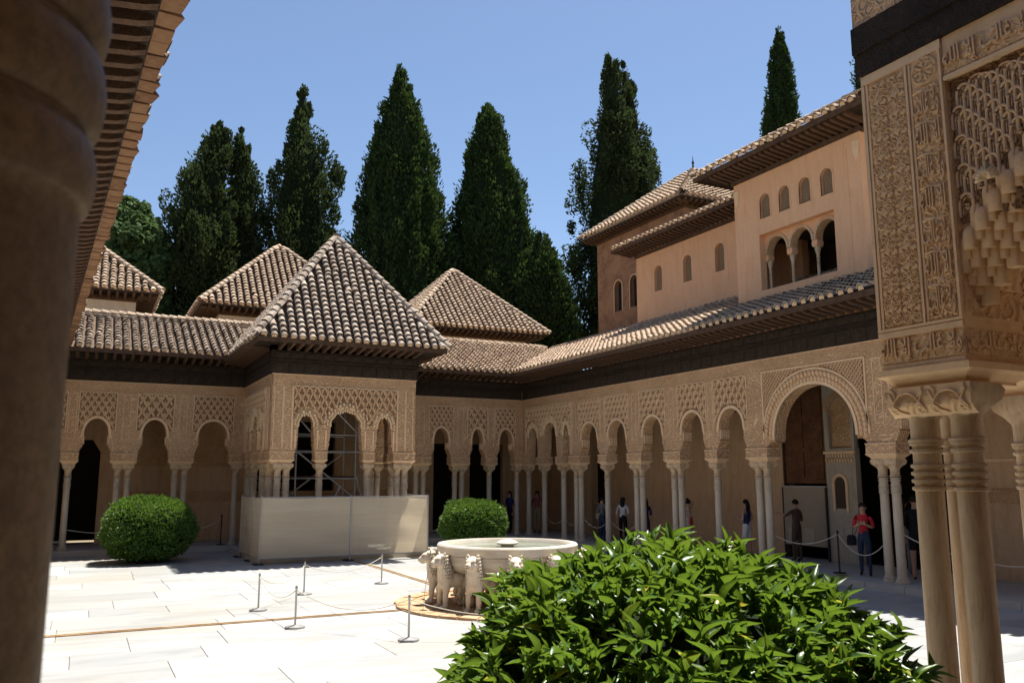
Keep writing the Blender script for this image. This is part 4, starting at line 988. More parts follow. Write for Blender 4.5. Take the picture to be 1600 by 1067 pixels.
# inscriptions (raised script) over a small scroll ground
TXT = {}
def script(body, w, h, depth=.012):
    if body not in TXT:
        c_ = bpy.data.curves.new('inscription', 'FONT'); c_.body = body; c_.extrude = .5; c_.resolution_u = 3; c_.offset = .012
        o = bpy.data.objects.new('tmp', c_); COL.objects.link(o); dg = bpy.context.evaluated_depsgraph_get(); dg.update()
        me = bpy.data.meshes.new_from_object(o.evaluated_get(dg)); bpy.data.objects.remove(o); me.materials.clear(); me.materials.append(MATS['stucco_relief']); TXT[body] = me
    me = TXT[body]; co = np.array([v.co for v in me.vertices]); lo, hi = co.min(0), co.max(0)
    return me, (w/(hi[0]-lo[0]), h/(hi[1]-lo[1]), depth), lo
def inscribe(parent, body, u, z, w, h, depth=.012, y=0., name='inscription', M=None):
    me, sc, lo = script(body, w, h, depth)
    # glyph x -> u, glyph y -> z, extrusion -> -y
    m_ = Matrix(((sc[0], 0, 0, u-lo[0]*sc[0]), (0, 0, -sc[2]*1.0, y-depth*.5), (0, sc[1], 0, z-lo[1]*sc[1]), (0, 0, 0, 1)))
    o = put(name, me, parent); o.matrix_local = (M @ m_) if M else m_; return o
W1, W2, W3 = "\uFEBF\uFE8E\uFEDF\uFE90 \uFEFB\uFEED", "\uFEEA\uFEE0\uFEDF\u0627 \uFEFB\u0625", "\uFEEA\uFEE0\uFEDF\u0627 \uFEFB\u0625 \uFE90\uFEDF\uFE8E\uFECF \uFEFB\u0648"
W1 = "\uFE90\uFEDF\uFE8E\uFECF \uFEFB\u0648"
z = 3.36
q = arabesque(.215, 1.62, 4, .0046, .2); q.build('inscription_ground', 'stucco_relief', NP, on_face(.413, 3.33), .014)
for i in range(7):
    inscribe(NP, (W1, W2)[i % 2], .42, z-.015, .2, .2, .03, 0.); z += .228
    mb = MB(); mb.tube([(.418+.012*math.cos(t), -.012, z-.03) if False else (.42+.2*t/6, -.012, z-.036+.012*math.sin(t*1.05)) for t in range(7)], .007, 5); mb.build('cartouche_border', 'stucco_trim', NP, True)
q = Relief(.215, .2, .0045); 
for k in range(8):
    a = k*math.pi/4; q.leaf(.107+.02*math.cos(a), .1+.02*math.sin(a), a, .06, .014); q.spiral(.107+.075*math.cos(a+.4), .1+.075*math.sin(a+.4), .022, .006, a, 1.2, .006)
q.spiral(.107, .1, .092, .092, 0, 1, .007); q.build('rosette', 'stucco_relief', NP, on_face(.413, 4.965), .018)
# long inscription along the top and on the impost block
MB().box(.66, 3.5, .0, .32, 4.93, 5.24).build('lintel', 'stucco_relief', NP)
MB().box(.66, 3.5, -.02, .01, 4.925, 4.955).build('lintel_moulding', 'stucco_trim', NP)
q = arabesque(.17, 1.5, 9, .005, .2); q.build('inscription_ground', 'stucco_relief', NP, lambda X, Z, Hh: np.stack([.66+Z, -.002-Hh, 4.97+X], 1), .009)
for i in range(4): inscribe(NP, W3, .67+i*.62, 4.975, .6, .165, .028)
q = arabesque(.17, .64, 8, .005, .2); q.build('inscription_ground', 'stucco_relief', NP, lambda X, Z, Hh: np.stack([.005+Z, -.002-Hh, 3.075+X], 1), .008)
inscribe(NP, W3, .015, 3.08, .62, .165, .024)
# faces of pier and block that look back at the viewer
q = arabesque(.57, 1.6, 12, .006); q.build('arabesque_panel', 'stucco_relief', NP, lambda X, Z, Hh: np.stack([.657+Hh, .012+X, 3.33+Z], 1), .016)
q = arabesque(.17, .58, 13, .006, .2); q.build('inscription_ground', 'stucco_relief', NP, lambda X, Z, Hh: np.stack([.652+Hh, .01+Z, 3.075+X], 1), .009)
inscribe(NP, W1, .03, 3.09, .53, .14, .015, 0, M=Matrix.Translation((.652, 0, 0)) @ Matrix.Rotation(R(90), 4, 'Z'))
# carved capitals: volute relief on the cubes facing the court
q = Relief(.62, .2, .0045)
for cx in (.155, .46):
    for sg in (-1, 1):
        q.spiral(cx+sg*.098, .045, .034, .008, 1.57, 1.6, .008, -sg); q.stroke([(cx+sg*.13, .16), (cx+sg*.1, .1), (cx+sg*.132, .05)], .009); q.leaf(cx+sg*.02, .02, 1.57-sg*.9, .11, .012)
        q.leaf(cx+sg*.12, .19, -1.57-sg*.5, .07, .012)
    for a in np.linspace(-1.2, 1.2, 9): q.leaf(cx, .06, 1.57+a, .085, .0075)
    q.stroke([(cx+.1*math.cos(t), .055+.105*math.sin(t)) for t in np.linspace(0, math.pi, 18)], .008)
def cap_face(X, Z, Hh):
    return np.stack([.045+X, .05-.075*np.clip(Z/.07, 0, 1)**.7-Hh, 2.70+Z], 1)
q.build('capital_relief', 'stucco_trim', NP, cap_face, .016)
# timber lintel and frieze above
MB().box(-.015, 3.6, -.03, .3, 5.242, 5.42).build('frieze_beam', 'wood_dark', NP)
MB().box(-.03, 3.6, -.05, .3, 5.421, 5.63).build('frieze_board', 'wood_dark', NP)
MB().box(-.02, 3.6, -.035, .3, 5.631, 6.75).build('upper_frieze', 'stucco_carved', NP)
# stalactite arch springing from the pier
def bnd(u): t = min(1, max(0, (u-.66)/1.1)); return 3.70 + .98*t**.8
poly = [(.66, 3.35)] + [(u, bnd(u)-.06) for u in np.linspace(.665, 2.2, 22)] + [(2.2, 4.93), (.66, 4.93)]
MB().prism(poly, .05, .6).build('arch_wall', 'stucco_relief', NP)
MB().box(2.85, 3.5, 0, .32, 3.0, 4.93).build('pier', 'stucco_carved', NP); MB().box(2.2, 2.86, .05, .31, 3.9, 4.93).build('arch_wall', 'stucco_relief', NP)
for x, y in ((3.0, .14), (3.3, .14)): column(NP, x, y, 'near', .12, 2.41)
impost(NP, 3.17, .16, .33, .2, 2.88, 'stucco_carved', 3.03)
def niche_mesh(w, h, r):
    # pointed arch frame with a bulging carved field inside
    path = [(-w/2, 0), (-w/2, h*.5)] + [(-w/2*math.cos(t), h*.5+h*.5*math.sin(t)**.85) for t in np.linspace(.15, math.pi-.15, 11)] + [(w/2, h*.5), (w/2, 0)]
    mb = MB(); mb.tube([(u, -.012, z) for u, z in path], r, 6)
    mb.tube([(u*.66, -.002, z*.86) for u, z in path], r*.6, 5)
    for k in range(4):
        a = k*1.57+.4; mb.tube([(0, .004, h*.42), (w*.13*math.cos(a), -.012, h*.42+w*.2*math.sin(a)), (w*.24*math.cos(a+.7), -.004, h*.42+w*.27*math.sin(a+.7))], [r*.7, r*.8, r*.3], 5)
    return mb.mesh('muqarnas_niche', 'stucco_relief', True)
def drop_mesh(w, h, d):
    # tall stalactite prism with a domed head and a flat foot
    rings = []
    for z, q_ in ((-.5, .92), (-.45, 1), (.1, 1), (.25, .93), (.37, .75), (.46, .45), (.5, .1)):
        rings.append([(w/2*q_*math.copysign(abs(math.cos(a))**.6, math.cos(a)), (-d*q_*abs(math.sin(a))**.8 if math.sin(a) > 0 else .05), h*z) for a in np.linspace(0, 2*math.pi, 17)[:-1]])
    return MB().loft(rings).mesh('muqarnas_cell', 'stucco_relief', 50)
NM = niche_mesh(.098, .15, .0105); DM = [drop_mesh(.09, .155, .034), drop_mesh(.09, .15, .036)]
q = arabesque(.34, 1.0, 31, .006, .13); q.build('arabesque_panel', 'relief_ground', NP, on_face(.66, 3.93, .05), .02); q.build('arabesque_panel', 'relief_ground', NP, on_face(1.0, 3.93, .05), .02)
for row in range(10):
    for i in range(21):
        u = .70 + .02 + i*.095 + (.0475 if row % 2 else 0); zc = bnd(u) + .0 + row*.1
        if u > 2.7: continue
        if row == 0:
            
            for t_i in range(7): put('muqarnas_cell', DM[t_i % 2], NP, (u-(.0475 if t_i % 2 else 0), .03+.022*t_i, zc+.03-.058*t_i))
        elif row == 1: put('muqarnas_cell', DM[0], NP, (u, .055, zc+.03))
        elif zc+.2 < 4.94: put('muqarnas_niche', NM, NP, (u, .038, zc-.02))
        elif zc < 4.86:
            o = put('muqarnas_niche', NM, NP, (u, .038, zc-.02)); o.scale = (1, 1, (4.93-zc)/.2)
# fluted shell between the tiers
mb = MB()
for k in range(11):
    a = math.pi*k/10; mb.tube([(0, -.05, 0), (.04*math.cos(a), -.075, .045*math.sin(a)), (.075*math.cos(a), -.05, .085*math.sin(a))], [.006, .013, .012], 6)
mb.build('shell', 'muqarnas', NP, True, loc=(.92, 0, bnd(.92)+.14))
for i in range(7): put('muqarnas_cell', DM[0], NP, (.665, .06+.08*i, 3.68+.05*(i % 2)), (0, 0, R(90)))
for i in range(6): put('muqarnas_cell', DM[0], NP, (.67, .10+.08*i, 3.60), (0, 0, R(90)))
# front face of the pavilion, seen from inside, with its own columns
t_ = thing('tmp', 'x', 'x')
muq_face(t_, 0, 3.2, [(.62, 1.16, 3.72, 4.1), (1.5, 2.1, 3.74, 4.22), (2.42, 2.9, 3.72, 4.1)], None, cw=.22, ch=.34, zt=5.24)
for x in (1.36, 2.24): column(t_, x, .15, 'near', .12, 2.41); impost(t_, x, .16, .17, .17, 2.9, 'stucco_carved', 3.05)
for x in (.2, .48): column(t_, x, .15, 'near', .12, 2.41)
impost(t_, .33, .16, .33, .17, 2.9, 'stucco_carved', 3.05)
MB().box(-.05, 3.6, -.05, .3, 5.242, 6.0).build('frieze_beam', 'wood_dark', t_)
MB().box(3.0, 3.25, .32, .5, 3.03, 5.2).build('pier_back', 'stucco_carved', t_)
reparent(t_, NP, T(0, 3.6, 0, -90))
t_ = thing('tmp', 'x', 'x'); muq_face(t_, .4, 3.2, [(.62, 1.16, 3.72, 4.1), (1.5, 2.1, 3.74, 4.22), (2.42, 2.9, 3.72, 4.1)], None, zt=5.24)
for x in (1.36, 2.24): column(t_, x, .15, 'near', .12, 2.41); impost(t_, x, .16, .17, .17, 2.9, 'stucco_carved', 3.05)
reparent(t_, NP, T(3.5, 3.6, 0, 180))
MB().box(.33, 3.5, .33, 3.3, 5.1, 5.2).build('ceiling', 'wood_brown', NP)
MB().box(-.4, 3.6, -.25, 4.2, 6.75, 6.8).build('eave_slab', 'wood_dark', NP)  # unseen eave and roof, overhang shortened so sun reaches the bush
pyramid_roof(NP, 1.6, 1.98, 2.1, 2.3, 6.82, 9.6, 'tile_old', 0)
MB().box(-.35, 3.2, -.35, 3.95, -.05, .12).build('plinth', 'walk_stone', NP)
# ---------------------------------------------------------------- lion fountain
FX, FY = 7.2, 14.35
FO = thing('fountain', 'round carved stone fountain basin raised on the backs of stone lions', 'fountain', (FX, FY, 0))
pr = [(.35, .54), (.8, .56), (1.1, .61), (1.22, .68), (1.275, .78), (1.29, .9), (1.275, .915), (1.30, .93), (1.31, 1.06), (1.29, 1.085), (1.2, 1.09), (1.18, 1.07), (1.15, 1.0), (1.0, .92), (.3, .9), (.01, .9)]
mb = MB(); mb.lathe(pr, 12*6, cap=False); mb.build('basin', 'fountain_stone', FO, 35)
MB().lathe([(1.16, 1.015), (.01, 1.015)], 64, cap=False).build('water_surface', 'water', FO)
MB().lathe([(.12, .9), (.12, 1.04), (.2, 1.06), (.21, 1.09), (.13, 1.13), (.05, 1.15), (.01, 1.15)], 24, cap=False).build('spout_dome', 'fountain_stone', FO, 50)
MB().lathe([(.3, 0), (.3, .1), (.22, .14), (.22, .46), (.4, .55)], 8).build('pedestal', 'fountain_stone', FO)
MB().lathe([(2.05, -.01), (2.05, .022), (1.75, .024), (1.72, .012), (.2, .014)], 96, cap=False).build('stone_ring', 'sandstone', FO)
for i in range(36):
    a = 2*math.pi*i/36; b = a+2*math.pi/36-.012; rr = 2.05+random.uniform(-.02, .03)
    P = [(2.05*0+math.cos(t)*r_, math.sin(t)*r_) for r_, t in ((1.78, a), (rr, a), (rr, b), (1.78, b))]
    hh = .045+random.uniform(-.01, .008); MB().loft([[(x, y, -.01) for x, y in P], [(x, y, hh) for x, y in P]]).build('edging_stone', 'sandstone', FO)
def skin_mesh(joints, bones, root=0, sub=2, merge=None):
    """joints: list of (x,y,z,rx,ry); bones: edges -> one continuous skinned mesh"""
    me = bpy.data.meshes.new('tmp'); me.from_pydata([j[:3] for j in joints], bones, []); o = bpy.data.objects.new('tmp', me); COL.objects.link(o)
    md = o.modifiers.new('s', 'SKIN'); md.use_smooth_shade = True; md.branch_smoothing = .6
    if not me.skin_vertices: 
        bm = bmesh.new(); bm.from_mesh(me); bm.verts.layers.skin.verify(); bm.to_mesh(me); bm.free()
    for i, j in enumerate(joints):
        sv = me.skin_vertices[0].data[i]; sv.radius = (j[3], j[4] if len(j) > 4 else j[3]); sv.use_root = (i == root)
    sb = o.modifiers.new('b', 'SUBSURF'); sb.levels = sub; sb.render_levels = sub
    dg = bpy.context.evaluated_depsgraph_get(); dg.update(); out = bpy.data.meshes.new_from_object(o.evaluated_get(dg))
    bpy.data.objects.remove(o); bpy.data.meshes.remove(me); out.materials.clear(); return out
def meta_mesh(els, res=.022):
    """smooth union of ellipsoids: (x, y, z, rx, ry, rz, pitch)"""
    mbd = bpy.data.metaballs.new('tmp'); mbd.resolution = res; mbd.render_resolution = res; mbd.threshold = .6
    o = bpy.data.objects.new('tmp', mbd); COL.objects.link(o)
    for x, y, z, rx, ry, rz, p in els:
        e = mbd.elements.new(type='ELLIPSOID'); e.co = (x, y, z); f = 1.0; e.radius = 1.0; e.size_x, e.size_y, e.size_z = rx*1.18, ry*1.18, rz*1.18; e.stiffness = 6.
        e.rotation = Euler((0, R(p), 0)).to_quaternion()
    dg = bpy.context.evaluated_depsgraph_get(); dg.update(); me = bpy.data.meshes.new_from_object(o.evaluated_get(dg)); bpy.data.objects.remove(o); bpy.data.metaballs.remove(mbd)
    me.polygons.foreach_set('use_smooth', [True]*len(me.polygons)); me.materials.clear(); me.materials.append(MATS['lion_stone']); return me
def lion_meshes():
    E = [(-.26, 0, .44, .20, .155, .165, 0), (-.05, 0, .46, .24, .145, .155, 0), (.16, 0, .47, .16, .15, .20, 0), (.20, 0, .62, .125, .135, .17, 0),
         (.25, 0, .785, .125, .125, .135, 0), (.35, 0, .765, .09, .082, .078, 10), (.41, 0, .745, .05, .06, .055, 0), (.34, 0, .83, .06, .09, .035, 15), (.375, 0, .70, .055, .055, .03, 0)]
    for s in (-1, 1):
        E += [(.20, s*.085, .34, .075, .06, .14, 0), (.215, s*.09, .19, .058, .05, .14, 0), (.225, s*.09, .05, .06, .052, .06, 0), (.285, s*.09, .035, .065, .05, .036, 0),
              (-.27, s*.115, .33, .13, .065, .15, 15), (-.22, s*.12, .19, .07, .05, .09, -20), (-.29, s*.12, .12, .05, .045, .10, 20), (-.27, s*.12, .04, .06, .048, .045, 0), (-.21, s*.12, .033, .06, .048, .034, 0),
              (.31, s*.075, .755, .06, .035, .055, 0)]
    E += [(-.44, 0, .40, .03, .03, .12, 10), (-.43, .04, .26, .028, .04, .07, 0)]
    body = meta_mesh(E)
    ear = MB(); ear.loft([[(q*.018*math.cos(a), q*.032*math.sin(a), z) for a in np.linspace(0, 6.283, 9)[:-1]] for z, q in ((-.04, .8), (-.01, 1), (.02, .85), (.045, .3))]); em = ear.mesh('ear', 'lion_stone', True)
    eye = MB().lathe([(.001, -.012), (.012, -.007), (.014, 0), (.012, .007), (.001, .012)], 10).mesh('eye', 'lion_groove', True)
    nose = MB().loft([[(0, -.022, .014), (0, .022, .014), (0, .01, -.014), (0, -.01, -.014)], [(.02, -.016, .008), (.02, .016, .008), (.02, .007, -.01), (.02, -.007, -.01)]]).mesh('nose', 'lion_groove')
    # rows of carved locks round neck and chest
    ruff = MB()
    for i in range(8):
        n = 13
        for k in range(n):
            a = math.radians(62+236*(k+.5*(i % 2))/n); z = .86-i*.052
            rx = (.100, .106, .110, .115, .120, .124, .127, .127)[i]; cx_ = .245-.011*i
            x, y = cx_+rx*math.cos(a)*1.0, rx*1.03*math.sin(a)
            ruff.loft([[(x+.019*q*math.cos(b), y+.019*q*math.sin(b), z+zz) for b in np.linspace(0, 6.283, 6)[:-1]] for zz, q in ((-.04, .15), (-.01, 1), (.02, .7))])
    rm = ruff.mesh('mane', 'lion_stone', True)
    mouth = MB().tube([(0, -.05, .004), (.035, -.03, -.006), (.05, 0, -.008), (.035, .03, -.006), (0, .05, .004)], .006, 5).mesh('mouth', 'lion_groove')
    return body, em, eye, nose, rm, mouth
LB = lion_meshes()
words = ['lion facing the viewer, left of the leafy bush', 'lion at the outer left, jet of water at its mouth', 'lion half turned, between two others', 'lion turned away behind its neighbours', 'lion peeping over the leafy bush']
lab = {8: 'stone fountain lion facing the viewer, nearest the leafy bush', 7: 'stone fountain lion half turned, second from the leafy bush', 6: 'stone fountain lion third from the bush, water jet at its mouth', 5: 'stone fountain lion outermost on the left side of the basin', 4: 'stone fountain lion partly hidden behind the outermost left one', 9: 'stone fountain lion peeping out above the citrus leaves'}
for i in range(12):
    a = math.radians(9+30*i); 
    x, y = FX+1.17*math.cos(a), FY+1.17*math.sin(a)
    L = thing('lion_statue', lab.get(i, 'stone fountain lion on the far or bush side of the basin, hardly visible'), 'statue', (x, y, .02), math.degrees(a), 'lions of the fountain')
    LIONS = globals().setdefault('LIONS', []); LIONS.append((L, a))
    L.scale = (1.06, 1.10, 1.04)
    put('body', LB[0], L); put('mane', LB[4], L); put('nose', LB[3], L, (.452, 0, .765)); put('mouth', LB[5], L, (.405, 0, .735))
    for s in (-1, 1): put('ear', LB[1], L, (.24, s*.082, .885), (R(-s*15), 0, 0)); put('eye', LB[2], L, (.385, s*.05, .815))
# thin water jets
for i in (6, 7, 8):
    L, a = LIONS[i]; d = Vector((math.cos(a), math.sin(a), 0)); p = Vector((FX, FY, 0))+d*(1.17+.47)+Vector((0, 0, .78))
    j = MB().tube([p + d*(.12*t) + Vector((0, 0, -.45*t*t)) for t in np.linspace(0, 1.38, 9)], .004, 5).build('water_jet', 'water', None, True); tag(j, 'thin water jet arcing from the mouth of %s fountain lion' % {8: 'the front-facing', 7: 'the half-turned', 6: 'the third left'}[i], 'water jet', 'water jets')

# ---------------------------------------------------------------- rope stanchions round the fountain
ST = [(6.02, 18.12), (4.11, 17.17), (2.93, 15.52), (3.12, 13.52), (4.33, 11.76), (6.6, 10.6)]
sl_ = ['beside the far water channel, behind the lions', 'farthest but one, in the open court', 'first to the left of the group on the marble', 'just in front of the long water channel', 'alone in the foreground, nearest the leafy bush', 'mostly hidden by the leafy bush']
pole = MB().lathe([(.016, .03), (.016, .58), (.02, .585), (.022, .61), (.012, .63)], 12).mesh('pole', 'metal_grey', 40)
plate = MB().lathe([(.15, 0), (.155, .012), (.15, .026), (.05, .04), (.02, .05)], 28).mesh('base_plate', 'metal_grey', 40)
for (x, y), w_ in zip(ST, sl_):
    s_ = thing('stanchion', 'low grey metal rope post, ' + w_, 'stanchion', (x, y, 0), random.uniform(0, 360), 'rope posts round the fountain'); put('pole', pole, s_); put('base_plate', plate, s_)
def rope(a, b, sag, r_, mat, label, name='rope', group='ropes'):
    a, b = Vector(a), Vector(b); pts = [a.lerp(b, t)+Vector((0, 0, -sag*4*t*(1-t))) for t in np.linspace(0, 1, 17)]
    return tag(MB().tube(pts, r_, 6).build(name, mat, None, True), label, 'rope', group)
rl = ['between the two posts behind the fountain side', 'between the farthest court post and the one at its left', 'across the water channel between two left posts', 'from the channel post to the foreground post', 'from the foreground post towards the lions and bush']
for i in range(5): rope((*ST[i], .57), (*ST[i+1], .57), .22, .007, 'rope', 'slack pale rope strung ' + rl[i], group='ropes round the fountain')

# ---------------------------------------------------------------- hoarding round the far pavilion
BA = thing('barrier', 'beige mesh hoarding on steel posts screening the foot of the pavilion', 'barrier', (4.35, 23.25, 0))
fr = [(0, 0), (2.45, 0), (4.75, .05)]; lf = [(0, 0), (-.02, 1.1), (-.08, 2.55)]; rt_ = [(4.75, .05), (4.78, 2.2)]
def fabric(p, q, z0, z1, name='sheet'):
    n, m_ = 24, 14; V = []; p, q = Vector((*p, 0)), Vector((*q, 0)); d = (q-p).normalized(); nn = Vector((-d.y, d.x, 0))
    for j in range(m_+1):
        for i in range(n+1):
            t = i/n; w_ = j/m_; b_ = .02*math.sin(t*9+p.x)*math.sin(w_*3.1)+.012*math.sin(w_*13+t*3)*math.sin(t*3.1)
            V.append(p.lerp(q, .008+t*.984)+nn*b_+Vector((0, 0, z0+(z1-z0)*w_ - .015*math.sin(math.pi*t)*(w_ > .9))))
    F = [(j*(n+1)+i, j*(n+1)+i+1, (j+1)*(n+1)+i+1, (j+1)*(n+1)+i) for j in range(m_) for i in range(n)]
    return MB().raw(V, F).build(name, 'mesh_sheet', BA, True)
for S in (fr, lf, rt_):
    for p, q in zip(S[:-1], S[1:]): fabric(p, q, .17, 1.74)
for p in fr+lf[1:]+rt_[1:]:
    MB().tube([(*p, .0), (*p, 1.78)], .024, 8).build('post', 'metal_grey', BA, 40)
    MB().box(p[0]-.12, p[0]+.12, p[1]-.05, p[1]+.35, 0.002, .03).build('foot', 'metal_dark', BA)
for S in (fr, lf, rt_):
    for p, q in zip(S[:-1], S[1:]):
        MB().tube([(*p, 1.75), (*q, 1.75)], .012, 6).build('rail', 'metal_grey', BA); MB().tube([(*p, .16), (*q, .16)], .012, 6).build('rail', 'metal_grey', BA)
for i, (x, y, l_) in enumerate(((5.0, 23.5, 2.0), (7.6, 23.55, 1.7))):
    b_ = MB().box(-l_/2, l_/2, -.06, .06, .0, .09).build('timber_beam', 'sandstone', None, loc=(x+l_/2, y, .155)); tag(b_, ['timber beam lying under the hoarding near its corner post', 'timber beam lying under the hoarding near the rill'][i], 'beam', 'timber under the hoarding')
# scaffolding inside the pavilion
SF = thing('scaffold', 'tubular steel scaffold standing inside the arches of the far pavilion', 'scaffold', (5.5, 25.2, .15))
def pipe(a, b, r_=.026): MB().tube([a, b], r_, 8).build('tube', 'scaffold_steel', SF, 40)
for x in (.15, 1.95):
    for y in (0, 1.3): pipe((x, y, 0), (x, y, 4.6))
for z in (.4, 1.55, 2.1, 2.9, 3.4):
    for y in (0, 1.3): pipe((0.05, y, z), (2.05, y, z), .022)
    for x in (.15, 1.95): pipe((x, 0, z), (x, 1.3, z), .022)
pipe((.15, -.03, 2.9), (1.95, -.03, 1.5)); pipe((.15, 1.33, 1.5), (1.95, 1.33, 2.9)); pipe((.15, -.03, 3.9), (.9, -.03, 3.1)); pipe((1.0, -.03, 4.4), (1.95, -.03, 3.5)); pipe((1.95, -.04, 2.2), (2.5, -.3, .2)); pipe((1.0, -.04, .9), (1.5, -.04, 1.9))
MB().box(.1, 2.0, .1, 1.2, 2.12, 2.17).build('deck', 'wood_brown', SF)
# ---------------------------------------------------------------- ropes in the galleries
GP = [(14.45, 12.9), (14.5, 14.9)]
def gpost(x, y, l_):
    s_ = thing('rope_post', l_, 'rope post', (x, y, .15), 0, 'dark rope posts'); MB().lathe([(.02, 0.02), (.02, .86), (.03, .88), (.03, .93), (.01, .95)], 10).build('pole', 'metal_dark', s_, 40); MB().lathe([(.14, 0), (.14, .02), (.03, .035)], 20).build('base_plate', 'metal_dark', s_, 40)
gpost(15.45, 14.05, 'dark rope post standing under the big arch beside the woman in red')
gpost(4.15, 28.75, 'dark rope post by the end of the hoarding, beside the clipped bush')
rope((15.45, 14.05, 1.02), (15.2, 12.5, 1.0), .4, .011, 'rope', 'pale rope sagging past the woman in red under the big arch', group='gallery ropes')
rope((15.45, 14.05, 1.02), (15.2, 15.9, .95), .25, .011, 'rope', 'pale rope sagging from the dark post towards the leafy bush', group='gallery ropes')
rope((15.2, 12.15, 1.15), (15.2, 10.6, .8), .1, .011, 'rope', 'pale rope between jamb columns and the near pavilion columns', group='gallery ropes')
rope((15.2, 10.6, .8), (15.2, 8.9, .95), .18, .010, 'rope', 'pale rope in front of the tan wall past the near pavilion', group='gallery ropes')
for i, (a, b) in enumerate(((24.6, 23.0), (23.0, 21.4), (25.8, 24.95), (27.2, 25.8))):
    rope((15.2, a, .95), (15.2, b, .95), .3, .009, 'rope', 'thin rope looped between gallery columns, number %s from the corner' % ['four', 'five', 'three', 'two'][i] if False else ['slack rope beside the person with a shoulder bag', 'slack rope in front of the woman in white', 'short rope at the double column near the stalactite arches', 'rope under the stalactite arches near the corner'][i], group='gallery ropes')
rope((-.3, 28.76, .75), (1.1, 28.76, .62), .05, .012, 'rope', 'pale rope left of the big clipped bush, before the dark doorway', group='gallery ropes')
rope((2.9, 28.76, .75), (4.15, 28.76, 1.0), .2, .012, 'rope', 'pale rope rising to the dark post right of the clipped bush', group='gallery ropes')
rope((9.3, 28.76, .95), (10.8, 28.76, .7), .06, .01, 'rope', 'thin rope between hoarding end and the round clipped bush', group='gallery ropes')
# ---------------------------------------------------------------- foliage helpers
def frames(D, roll):
    """orthonormal frames with second axis along D (n,3)"""
    D = D/np.linalg.norm(D, axis=1, keepdims=True); ref = np.tile([0., 0, 1], (len(D), 1)); ref[np.abs(D[:, 2]) > .95] = [1, 0, 0]
    A = np.cross(D, ref); A /= np.linalg.norm(A, axis=1, keepdims=True); B = np.cross(A, D)
    c, s = np.cos(roll)[:, None], np.sin(roll)[:, None]
    return A*c+B*s, D, -A*s+B*c
def scatter(P, D, L, Wd, base, faces, roll):
    """place the leaf outline 'base' (k,3) at P along D, scaled by length L and width Wd"""
    X, Y, Z = frames(D, roll); k = len(base)
    V = P[:, None, :] + X[:, None, :]*(base[None, :, 0:1]*Wd[:, None, None]) + Y[:, None, :]*(base[None, :, 1:2]*L[:, None, None]) + Z[:, None, :]*(base[None, :, 2:3]*L[:, None, None])
    F = faces[None] + (np.arange(len(P))*k)[:, None, None]
    return V.reshape(-1, 3), F.reshape(-1, faces.shape[1])
SPRAY = np.array([(-.5, 0, 0), (.5, 0, 0), (.62, .55, .06), (0, 1, -.04), (-.62, .5, .06)]); SPRAY_F = np.array([(0, 1, 2), (0, 2, 3), (0, 3, 4)])
SMALL = np.array([(0, 0, 0), (.5, .45, .1), (0, 1, -.06), (-.5, .45, .1)]); SMALL_F = np.array([(0, 1, 2), (0, 2, 3)])
def big_leaf(curl=.25, fold=.16, n=6):
    V = []; F = []
    for i in range(n+1):
        t = i/n; w = .5*math.sin(math.pi*min(1, t*.86+.1))**.75*(1-t**6); z = -curl*t*t + .06*math.sin(t*5)
        for s in (-1, 0, 1): V.append((s*w, t, z + abs(s)*fold*w*1.4))
    for i in range(n):
        for s in (0, 1): a = i*3+s; F.append((a, a+1, a+4, a+3))
    return np.array(V), np.array(F)
def lump(P, f, seed):
    r_ = np.random.default_rng(seed); out = np.zeros(len(P))
    for i in range(7):
        k = r_.normal(size=3)*f*(1+.5*i); out += np.sin(P@k + r_.uniform(0, 6.28))/(1+.35*i)
    return out/2.6
